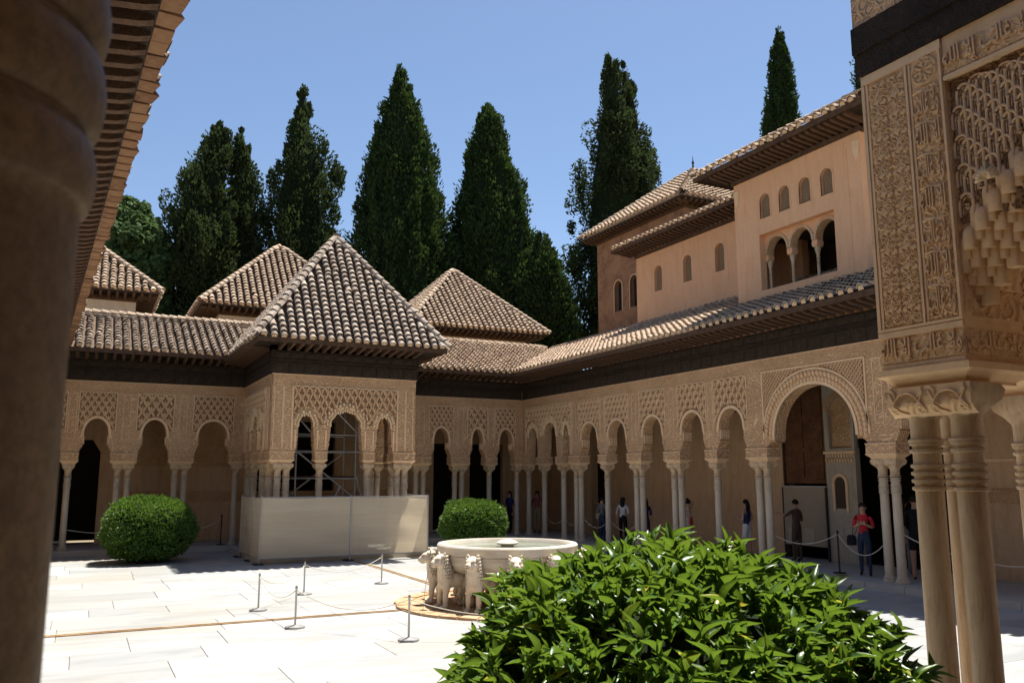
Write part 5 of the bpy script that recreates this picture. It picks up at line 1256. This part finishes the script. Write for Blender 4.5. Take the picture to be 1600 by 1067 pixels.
# ---------------------------------------------------------------- trees behind the buildings
TR = {
    'A': (5.43, 46.60, [(0.01, -0.00, 21.73, 0.11), (-0.01, 0.00, 20.79, 0.57), (-0.10, 0.05, 19.49, 0.85), (-0.32, 0.16, 17.65, 1.58), (-0.38, 0.19, 15.84, 1.91), (-0.29, 0.15, 14.05, 2.01), (-0.14, 0.07, 11.23, 2.12), (0.00, 0.00, 8.46, 1.86)]),
    'B': (7.41, 46.71, [(-0.77, 0.39, 21.90, 0.11), (-0.68, 0.34, 20.64, 0.51), (-0.48, 0.24, 19.13, 0.79), (-0.22, 0.11, 16.89, 0.79), (-0.10, 0.05, 14.31, 0.78), (-0.13, 0.07, 11.43, 0.84), (0.00, 0.00, 8.60, 0.76)]),
    'C': (10.74, 46.15, [(-0.80, 0.40, 24.98, 0.11), (-0.74, 0.38, 23.40, 0.48), (-0.79, 0.40, 22.02, 0.82), (-0.56, 0.29, 20.27, 1.47), (-0.66, 0.34, 18.35, 1.76), (-0.59, 0.30, 16.45, 1.89), (-0.20, 0.10, 14.58, 2.46), (-0.10, 0.05, 11.63, 2.58), (0.00, 0.00, 8.74, 2.13)]),
    'D': (14.58, 40.82, [(-0.51, 0.26, 24.55, 0.14), (-0.45, 0.23, 22.76, 0.63), (-0.41, 0.21, 20.92, 1.25), (-0.41, 0.21, 19.10, 1.65), (-0.41, 0.21, 17.30, 2.05), (-0.31, 0.16, 15.53, 2.38), (-0.16, 0.08, 13.78, 2.70), (-0.07, 0.03, 12.05, 2.82), (0.00, 0.00, 8.32, 2.32)]),
    'E': (19.49, 39.45, [(-0.72, 0.37, 22.78, 0.18), (-0.72, 0.36, 21.35, 0.78), (-0.65, 0.33, 19.49, 1.20), (-0.55, 0.28, 17.65, 1.61), (-0.42, 0.21, 15.84, 2.02), (-0.29, 0.15, 14.05, 2.35), (-0.10, 0.05, 12.28, 2.68), (0.00, 0.00, 8.46, 2.64)]),
    'F': (20.82, 36.53, [(-0.42, 0.22, 14.81, 0.13), (-0.31, 0.16, 13.51, 0.73), (-0.18, 0.09, 11.82, 1.05), (-0.04, 0.02, 10.15, 1.24), (0.00, 0.00, 7.53, 1.23)]),
    'G': (25.75, 38.51, [(0.37, -0.19, 26.79, 0.15), (0.31, -0.16, 25.38, 0.52), (0.25, -0.12, 23.40, 0.74), (0.37, -0.19, 21.05, 1.48), (0.32, -0.16, 18.35, 2.05), (0.27, -0.14, 15.33, 2.10), (0.07, -0.03, 12.73, 2.08), (0.00, 0.00, 8.74, 1.77)]),
    'H': (27.36, 38.82, [(-0.03, 0.02, 26.70, 0.12), (0.06, -0.03, 24.66, 0.53), (0.19, -0.10, 22.65, 0.76), (0.31, -0.16, 20.27, 1.13), (0.26, -0.13, 17.53, 1.27), (0.00, 0.00, 12.96, 1.10)]),
    'I': (45.12, 44.37, [(0.43, -0.22, 36.52, 0.10), (0.38, -0.19, 34.51, 0.59), (0.37, -0.19, 32.41, 0.88), (0.32, -0.16, 30.33, 1.12), (0.23, -0.12, 28.28, 1.26), (0.00, 0.00, 23.24, 1.24)]),
    'J': (44.44, 35.74, [(0.89, -0.45, 37.20, 0.13), (0.69, -0.35, 33.90, 0.77), (0.52, -0.26, 31.13, 0.94), (0.32, -0.16, 27.94, 1.02), (0.00, 0.00, 22.62, 1.00)]),
    'K': (28.44, 47.24, [(0.03, -0.02, 13.11, 0.13), (0.02, -0.01, 12.15, 0.60), (0.00, 0.00, 10.00, 0.85)]),
    'L': (3.68, 47.49, [(-0.42, 0.21, 13.51, 0.10), (-0.37, 0.19, 12.63, 0.34), (-0.22, 0.11, 11.23, 0.62), (0.00, 0.00, 8.46, 0.68)]),
    'M': (1.85, 46.17, [(-0.77, 0.39, 16.61, 0.27), (-0.46, 0.24, 15.57, 1.20), (-0.29, 0.15, 14.19, 1.46), (-0.20, 0.10, 12.83, 1.51), (-0.09, 0.05, 11.15, 1.44), (0.00, 0.00, 8.83, 1.17)]),
}
def tree(keys, label, mat, n, kind='cypress', seed=0, z_floor=0., droop=0.):
    r_ = np.random.default_rng(100+seed); bx, by, _ = TR[keys[0]]
    root = thing({'cypress': 'cypress_tree', 'broad': 'broadleaf_tree'}[kind], label, 'tree', (bx, by, z_floor), 0, 'trees behind the palace')
    AP, AD, AS = [], [], []; core = MB()
    for key in keys:
        X0, Y0, pr = TR[key]; pr = sorted(pr, key=lambda p: p[2])
        zz = np.array([p[2] for p in pr]); rr = np.array([p[3] for p in pr])*1.13; ax = np.array([p[0] for p in pr])+X0-bx; ay = np.array([p[1] for p in pr])+Y0-by
        m_ = int(1.4*n*(.4 if key != keys[0] else 1)); zlo = zz[0]
        w = np.interp(np.linspace(zlo, zz[-1], 200), zz, rr)+.12; cdf = np.cumsum(w)/w.sum(); z = np.interp(r_.uniform(size=m_), cdf, np.linspace(zlo, zz[-1], 200))
        th = r_.uniform(0, 2*math.pi, m_); R0 = np.interp(z, zz, rr)
        S = np.stack([np.cos(th)*R0*1.0, np.sin(th)*R0*1.0, z*(.55 if kind == 'cypress' else 1.)], 1)
        l1 = lump(S, 1.7, seed); l2 = lump(S, 4.5, seed+50)
        amp = 2.3 if 'olive' in mat else 1.1
        # sprays gathered into clumps that stand proud of the crown
        nc = int(m_/(150 if 'olive' in mat else 75)); ci = r_.integers(0, nc, m_); free = r_.uniform(size=m_) < (.12 if 'olive' in mat else .3)
        cs = r_.uniform(.22, .52, nc)*(1.5 if 'olive' in mat else 1.)*np.clip(R0[:nc]*.9, .35, 1.)
        rad = R0*(.86+amp*(.13*l1+.11*l2))*(.76+.26*r_.uniform(size=m_)**.45) + .05
        if 'olive' in mat: rad = np.where(free, rad*.8, R0*(.45+.62*r_.uniform(size=m_)**.55)*(1+.22*l1))
        P = np.stack([np.interp(z, zz, ax)+rad*np.cos(th), np.interp(z, zz, ay)+rad*np.sin(th), z], 1)
        o_ = r_.normal(size=(m_, 3)); o_ /= np.linalg.norm(o_, axis=1, keepdims=True); o_ *= (r_.uniform(size=m_)**.33*cs[ci])[:, None]*np.array([.8, .8, 1.5 if kind == 'cypress' else 1.])
        PC = P[ci] + o_; P = np.where(free[:, None], P, PC); th = np.where(free, th, th[ci]); z = np.clip(P[:, 2], zz[0], zz[-1]+.3); P[:, 2] -= z_floor
        up = .9 if kind == 'cypress' else .2
        D = np.stack([np.cos(th)*.75, np.sin(th)*.75, np.full(m_, up)], 1) + r_.normal(size=(m_, 3))*(.32 if kind == 'cypress' else .7)
        if droop: D[:, 2] -= droop*r_.uniform(0, 1.6, m_)*(z < zz[-1]-4.5)
        P -= D/np.linalg.norm(D, axis=1, keepdims=True)*.12
        AP.append(P); AD.append(D); AS.append(r_.uniform(.085, .19, m_) if kind == 'cypress' else r_.uniform(.18, .32, m_))
        rings = []
        zc = np.linspace(max(zz[0]-1.0, 1.0), zz[-1]-.5, 14)
        for q in zc:
            rq = max(.03, np.interp(q, zz, rr)*(.55 if 'olive' in mat else .70))
            rings.append([(np.interp(q, zz, ax)+rq*(1+.15*math.sin(3*a+q*2)+.1*math.sin(5*a-q*3))*math.cos(a), np.interp(q, zz, ay)+rq*(1+.15*math.cos(4*a+q))*math.sin(a), q-z_floor) for a in np.linspace(0, 2*math.pi, 13)[:-1]])
        core.loft(rings)
        MB().tube([(ax[0], ay[0], -.3), (ax[0], ay[0], zz[0]*.4), (ax[0]*.5+ax[-1]*.5, ay[0]*.5+ay[-1]*.5, (zz[0]+zz[-1])/2-z_floor)], [.34, .27, .06], 8).build('trunk', 'bark', root, True)
    P, D, S = np.concatenate(AP), np.concatenate(AD), np.concatenate(AS); roll = r_.uniform(0, 6.28, len(P))
    if kind == 'cypress': V, F = scatter(P, D, S*1.25, S*.50, SPRAY, SPRAY_F, roll)
    else: V, F = scatter(P, D, S*1.2, S*.75, SPRAY, SPRAY_F, roll)
    stuff(put('crown', fastmesh('crown', V, F, mat), root)); core.build('dark_crown_core', 'foliage_core', root, True)
    return root
tree(['A', 'B'], 'ragged twin-topped dark cypress standing left of the pavilion roof', 'leaf_cypress_olive', 26000, seed=1)
tree(['C'], 'ragged pointed cypress right of the twin-topped one', 'leaf_cypress_olive', 26000, seed=2)
tree(['D'], 'tallest dense cone-shaped cypress directly behind the pavilion roof', 'leaf_cypress', 34000, seed=3)
tree(['E'], 'broad dense cypress behind the small pyramid-roofed hall', 'leaf_cypress', 34000, seed=4)
tree(['F'], 'small cypress nestling against the broad dense one', 'leaf_cypress', 11000, seed=5)
tree(['G', 'H'], 'shaggy double-tipped cypress with drooping sprays behind the brick tower', 'leaf_cypress_olive', 26000, seed=6, droop=1.1)
tree(['I'], 'slim distant cypress rising above the pink upper storey roof', 'leaf_cypress', 13000, seed=7)
tree(['J'], 'slim cypress edge showing beside the near carved pier', 'leaf_cypress', 12000, seed=8)
tree(['K'], 'short bright green conifer low between cypress and brick tower', 'leaf_broad', 2500, seed=9)
tree(['L'], 'little dark cypress low beside the broadleaf tree', 'leaf_cypress_olive', 7000, seed=10)
tree(['M'], 'pale green broadleaf tree behind the brick-edged eave', 'leaf_broad', 15000, 'broad', seed=11)
# ---------------------------------------------------------------- clipped bushes
def bush(label, cx, cy, rx, rz, zc, n, seed, flat=.25):
    r_ = np.random.default_rng(seed); root = thing('clipped_bush', label, 'bush', (cx, cy, 0), 0, 'clipped bushes in the court')
    N = r_.normal(size=(n, 3)); N /= np.linalg.norm(N, axis=1, keepdims=True)
    e = 2.6; sc_ = (np.abs(N[:, 0]*1)**e + np.abs(N[:, 1])**e + np.abs(N[:, 2])**e)**(-1/e)
    l_ = lump(N, 3.2, seed); rad = sc_*(1+.08*l_+.045*lump(N, 9., seed+3))*(.85+.15*r_.uniform(size=n)**.5)*np.where(r_.uniform(size=n) < .04, 1.06, 1.)
    P = N*rad[:, None]*np.array([rx, rx, rz])+np.array([0, 0, zc]); keep = P[:, 2] > .06
    D = N*np.array([1, 1, 1]) + r_.normal(size=(n, 3))*.65 + np.array([0, 0, .25])
    V, F = scatter(P[keep], D[keep], r_.uniform(.06, .11, n)[keep], r_.uniform(.035, .055, n)[keep], SMALL, SMALL_F, r_.uniform(0, 6.28, n)[keep])
    stuff(put('foliage', fastmesh('foliage', V, F, 'leaf_box'), root))
    rings = []
    for t in np.linspace(-.82, .88, 12):
        q = (1-abs(t)**e)**(1/e); rings.append([(rx*.86*q*math.cos(a), rx*.86*q*math.sin(a), zc+rz*.9*t) for a in np.linspace(0, 6.283, 25)[:-1]])
    MB().loft(rings).build('dark_bush_core', 'foliage_core', root, True)
    MB().tube([(0, 0, -.02), (0, 0, .4)], .07, 8).build('stem', 'bark', root)
bush('big round clipped green bush left of the beige hoarding', 1.80, 25.6, 1.14, .83, .88, 16000, 21)
bush('smaller round clipped bush behind the fountain basin', 11.55, 25.5, 1.0, .76, .78, 13000, 22)
# ---------------------------------------------------------------- citrus bush close to the viewer
CB = thing('citrus_bush', 'large leafy citrus bush filling the foreground below the arcade', 'bush', (2.61, 3.42, 0))
r_ = np.random.default_rng(5); LV = [big_leaf(.22, .2), big_leaf(.42, .3), big_leaf(.05, .38)]
ns = 2800; N = r_.normal(size=(ns, 3)); N[:, 2] = np.abs(N[:, 2])*1.0-.28; N /= np.linalg.norm(N, axis=1, keepdims=True)
N[1500:, 2] -= .05; lm = lump(N, 3.0, 77); lm2 = lump(N, 8.0, 78)
CC = np.array([0, 0, 1.0]); RAD = np.array([1.13, 1.13, .97])
se = (np.abs(N[:, 0])**2.2+np.abs(N[:, 1])**2.2+np.abs(N[:, 2])**2.2)**(-1/2.2); N3 = N*se[:, None]
SP = N3*(1+.06*lm+.05*lm2)[:, None]*RAD*np.where(np.arange(ns) < 2100, r_.uniform(.86, 1.0, ns), r_.uniform(.74, .86, ns))[:, None]+CC
SD = N*.8+np.array([0, 0, .75])+r_.normal(size=(ns, 3))*.25; SD /= np.linalg.norm(SD, axis=1, keepdims=True)
LP, LD, LL, LW, LK, LR = [], [], [], [], [], []
for i in range(ns):
    X, Y, Z = frames(SD[i:i+1], np.array([0.])); X, Z = X[0], Z[0]; m_ = r_.integers(5, 9); a0 = r_.uniform(0, 6.28)
    for k in range(m_):
        a = a0+k*2.4; spread = r_.uniform(.35, 1.15); d = SD[i] + (X*math.cos(a)+Z*math.sin(a))*spread*(1.25-.6*k/m_)
        LP.append(SP[i] + SD[i]*(.085*k/m_-.06)); LD.append(d); LL.append(r_.choice([.05, .075, .09, .105, .125])*r_.uniform(.9, 1.12)); LW.append(r_.uniform(.02, .037)); LK.append(r_.integers(0, 3))
        # leaf upper face turned up
        LR.append(0.0)
LP, LD, LL, LW, LK = np.array(LP), np.array(LD), np.array(LL), np.array(LW), np.array(LK)
nl = len(LP); roll = r_.normal(size=nl)*.45
tocam = np.array([0, 0, 2.3])-(LP+np.array([2.61, 3.42, 0])); dist = np.linalg.norm(tocam, axis=1)
facing = np.einsum('ij,ij->i', (LP-CC)/np.linalg.norm(LP-CC, axis=1, keepdims=True), tocam/dist[:, None])
order = np.argsort(dist-1.2*facing-LL*4)[:300]; sel = np.zeros(nl, bool); sel[order] = True
LM = [MB().raw(v, f).mesh('leaf', 'leaf_citrus_piece', True) for v, f in LV]
for i in order:
    X, Y, Z = frames(LD[i:i+1], roll[i:i+1]); o = put('leaf', LM[LK[i]], CB)
    M = np.eye(4); M[:3, 0] = X[0]*LW[i]; M[:3, 1] = Y[0]*LL[i]; M[:3, 2] = Z[0]*LL[i]; M[:3, 3] = LP[i]; o.matrix_basis = Matrix(M.tolist())
VV, FF, k0 = [], [], 0
for k in range(3):
    s_ = (~sel) & (LK == k); V, F = scatter(LP[s_], LD[s_], LL[s_], LW[s_], LV[k][0], LV[k][1], roll[s_]); VV.append(V); FF.append(F+k0); k0 += len(V)
stuff(put('foliage', fastmesh('foliage', np.concatenate(VV), np.concatenate(FF), 'leaf_citrus', True), CB))
for i in range(0, ns, 6):
    MB().tube([Vector(CC*.6), Vector(SP[i]*.6+CC*.3), Vector(SP[i])], [.014, .008, .003], 5).build('twig', 'bark', CB)
MB().lathe([(.8, .15), (.9, .5), (.92, .95), (.78, 1.4), (.5, 1.68), (.1, 1.76)], 20).build('dark_bush_core', 'foliage_core', CB, True)
# ---------------------------------------------------------------- visitors
def person(label, x, y, h, heading, top, legs, shoes='shoe_dark', hair='hair_dark', hairlen='long', arms=('down', 'down'), shorts=False, sleeves=True, turn=0., bag=None, skirt=False, stride=.03, z0=.147, wide=1.):
    k = h/1.65
    J = [(0, 0, .92, .122*wide), (0, 0, 1.06, .108*wide), (.01, 0, 1.20, .122*wide), (.0, 0, 1.33, .095*wide), (.0, 0, 1.41, .05), (.015, 0, 1.47, .060), (.028, 0, 1.535, .082), (.022, 0, 1.60, .064)]
    B = [(0, 1), (1, 2), (2, 3), (3, 4), (4, 5), (5, 6), (6, 7)]; C_ = ['pelvis', 'torso', 'torso', 'torso', 'skin', 'skin', 'skin']
    for si, s in enumerate((1, -1)):
        st = stride*s
        n = len(J); J += [(0, s*.085, .84, .092*wide), (.015+st*.6, s*.092, .50, .060), (st, s*.095, .10, .040), (st+.13, s*.105, .032, .032)]
        B += [(0, n), (n, n+1), (n+1, n+2), (n+2, n+3)]; C_ += ['thigh', 'thigh', 'shin', 'shoe']
        n = len(J); a = arms[si]
        el, wr, hd = {'down': ((-.02, s*.225, 1.08), (.04, s*.235, .86), (.06, s*.225, .77)), 'phone': ((-.02, s*.20, 1.07), (.20, s*.12, 1.14), (.27, s*.09, 1.17)),
            'hip': ((-.06, s*.30, 1.09), (.06, s*.17, .99), (.1, s*.12, .98)), 'chest': ((.02, s*.21, 1.09), (.17, s*.05, 1.17), (.2, -s*.02, 1.2)), 'out': ((.16, s*.2, 1.22), (.40, s*.17, 1.26), (.49, s*.16, 1.27)), 'up': ((.10, s*.24, 1.28), (.18, s*.14, 1.48), (.2, s*.1, 1.55))}[a]
        J += [(0, s*.135*wide, 1.345, .058), (*[(p+q)/2 for p, q in zip((0, s*.175*wide, 1.33), el)], .046), (*el, .040), (*[(p+q)/2 for p, q in zip(el, wr)], .036), (*wr, .026), (*hd, .030)]
        B += [(3, n), (n, n+1), (n+1, n+2), (n+2, n+3), (n+3, n+4), (n+4, n+5)]; C_ += ['sleeve', 'sleeve', 'sleeve', 'skin', 'skin', 'skin']
        d = (Vector(hd)-Vector(wr)).normalized(); sd = d.cross(Vector((1, .2, .3))).normalized(); m_ = len(J)-1
        for q in range(4):
            off = sd*(.022*(q-1.5)); f0 = Vector(hd)+d*.03+off; f1 = f0+d*(.03+.004*(1-abs(q-1.2)))+Vector((.006, 0, -.006)); i0 = len(J)
            J += [(*f0, .0095), (*f1, .008)]; B += [(m_, i0), (i0, i0+1)]; C_ += ['skin', 'skin']
        t0 = Vector(hd)-d*.01+sd*.034; i0 = len(J); J += [(*t0, .011), (*(t0+d*.03+sd*.012), .009)]; B += [(m_, i0), (i0, i0+1)]; C_ += ['skin', 'skin']
    me = skin_mesh(J, B, 0, 1)
    mats = {'pelvis': legs, 'torso': top, 'sleeve': top if sleeves else 'skin', 'skin': 'skin', 'thigh': legs, 'shin': 'skin' if shorts else legs, 'shoe': shoes}
    names = list(dict.fromkeys(mats.values()))
    for nm in names: me.materials.append(MATS[nm])
    A = np.array([J[a][:3] for a, b in B]); E_ = np.array([J[b][:3] for a, b in B]); rad = np.array([(J[a][3]+J[b][3])/2 for a, b in B])
    for p in me.polygons:
        c = np.array(p.center); ab = E_-A; t = np.clip(((c-A)*ab).sum(1)/(ab*ab).sum(1), 0, 1); d_ = np.linalg.norm(c-A-ab*t[:, None], axis=1)-rad
        cl = C_[int(d_.argmin())]
        if cl == 'thigh' and shorts and c[2] < .60: m_ = 'skin'
        elif cl == 'pelvis' and c[2] > .99: m_ = top
        elif cl == 'torso' and c[2] > 1.40: m_ = 'skin'
        else: m_ = mats[cl]
        p.material_index = names.index(m_)
    me.polygons.foreach_set('use_smooth', [True]*len(me.polygons))
    root = thing('person', label, 'person', (x, y, z0), heading, 'visitors in the galleries'); root.scale = (k, k, k)
    put('body', me, root)
    # face and hair
    hx, hz = .028, 1.535
    MB().loft([[(hx+.072+q, s*.012*w, hz-.01+zz) for s in (-1, 1)] + [(hx+.06, 0, hz-.01+zz)] for zz, q, w in ((.035, 0, .6), (.0, .018, 1), (-.022, .022, 1.3))]).build('nose', 'skin', root)
    for s in (-1, 1):
        MB().lathe([(.001, -.007), (.009, -.004), (.01, 0), (.009, .004), (.001, .007)], 8).build('eye', 'hair_dark', root, True, loc=(hx+.070, s*.03, hz+.022))
        MB().lathe([(.001, -.03), (.012, -.02), (.014, .0), (.016, .02), (.001, .032)], 8).build('ear', 'skin', root, True, loc=(hx-.0, s*.080, hz+.0))
    MB().box(hx+.066, hx+.073, -.018, .018, hz-.052, hz-.044).build('mouth', 'cloth_pink', root)
    if hairlen:
        mb = MB(); rings = []
        for q in np.linspace(0, 1, 9):
            a = q*math.pi*.62; zz = math.cos(a); rr = math.sin(a)
            rings.append([(hx-.014+(.098*rr+.001)*math.cos(b)*(1 if math.cos(b) < .2 else .80-.35*max(0, q-.45)), (.092*rr+.001)*math.sin(b), hz+.022+.098*zz) for b in np.linspace(0, 6.283, 17)[:-1]])
        mb.loft(rings)
        if hairlen == 'long': mb.loft([[(hx-.075-.012*math.sin(t*3)+.045*w*math.cos(b), .075*w*math.sin(b), hz+.02-.27*t) for b in np.linspace(0, 6.283, 11)[:-1]] for t, w in ((0, .9), (.3, 1.15), (.6, 1.1), (.9, .8), (1, .3))])
        if hairlen == 'bun': mb.loft([[(hx-.05+.045*w*math.cos(b), .045*w*math.sin(b), hz+.12+.045*t) for b in np.linspace(0, 6.283, 11)[:-1]] for t, w in ((-1, .4), (-.5, .9), (0, 1), (.6, .8), (1, .2))])
        if hairlen == 'tail': mb.tube([(hx-.08, 0, hz+.04), (hx-.13, .02, hz-.02), (hx-.11, .05, hz-.14), (hx-.06, .07, hz-.24)], [.025, .034, .03, .01], 8)
        mb.build('hair', hair, root, True)
    if bag:
        bm, bx, by, bz = bag
        rings = [[(bx+.05*q*math.cos(b), by+.11*q*math.sin(b), bz+zz) for b in np.linspace(0, 6.283, 13)[:-1]] for zz, q in ((-.12, .6), (-.11, .95), (0, 1), (.1, .85), (.12, .5))]
        bg_ = tag(MB().loft(rings).build('shoulder_bag', bm, None, 50), {'bag_red': 'red shoulder bag at the hip of the woman in the print top', 'cloth_tan': 'tan shoulder bag beside the person behind a column', 'cloth_black': 'black handbag hanging from the arm of the woman in red'}[bm], 'bag')
        M = Matrix.Translation((x, y, z0)) @ Matrix.Rotation(R(heading), 4, 'Z') @ Matrix.Scale(k, 4); bg_.matrix_basis = M
        st_ = MB().tube([(bx, by+.02, bz+.1), (bx*.5, by*.75, 1.25), (0, by*.4, 1.40), (-.1, by*.2, 1.25), (-.09, by*.8, bz+.12)], .008, 5).build('strap', bm, bg_)
    return root
person('person in grey, mostly behind a single column, tan bag at the side', 15.75, 24.30, 1.47, 20, 'cloth_grey', 'cloth_jeans', hairlen='short', bag=('cloth_tan', .02, .2, .95))
person('woman in a loose white shirt with long dark hair, seen from behind', 15.7, 22.98, 1.5, 40, 'cloth_white', 'cloth_black', arms=('down', 'phone'), wide=1.1)
person('dark-haired person in navy beside the double column', 15.85, 21.95, 1.5, 80, 'cloth_navy', 'cloth_jeans', arms=('phone', 'phone'))
person('woman in a patterned sleeveless top with hair tied up in a bun', 15.75, 19.72, 1.5, -20, 'cloth_print', 'cloth_cream', hairlen='bun', arms=('up', 'down'), sleeves=False, bag=('bag_red', 0, -.24, 1.0))
person('woman in navy tank top and white shorts looking at her phone', 15.85, 17.43, 1.56, 100, 'cloth_navy', 'cloth_white', shorts=True, sleeves=False, arms=('phone', 'phone'))
person('person in brown reaching out in profile before the pale screen', 16.45, 16.27, 1.58, 95, 'cloth_brown', 'cloth_brown', hairlen='short', arms=('out', 'phone'))
person('woman in a red top and jeans standing in the big arch', 15.55, 13.40, 1.58, 215, 'cloth_red', 'cloth_jeans', hairlen='tail', arms=('chest', 'chest'), sleeves=True, bag=('cloth_black', .05, -.27, .8))
person('man in a black shirt and shorts, back turned, beside the jamb columns', 15.75, 12.22, 1.76, 30, 'cloth_black', 'cloth_black', hairlen='short', shorts=True, arms=('down', 'chest'), wide=1.12)
person('person in black half hidden behind the man in black shorts', 16.35, 13.0, 1.68, 10, 'cloth_black', 'cloth_grey', hairlen='long', arms=('phone', 'phone'))
person('dim person in blue in the dark far corner of the gallery', 14.9, 29.5, 1.6, 200, 'cloth_navy', 'cloth_black', arms=('down', 'phone'))
person('dim person in a pink top in the shade behind the far corner columns', 15.95, 29.2, 1.6, 230, 'cloth_pink', 'cloth_tan', arms=('hip', 'down'))
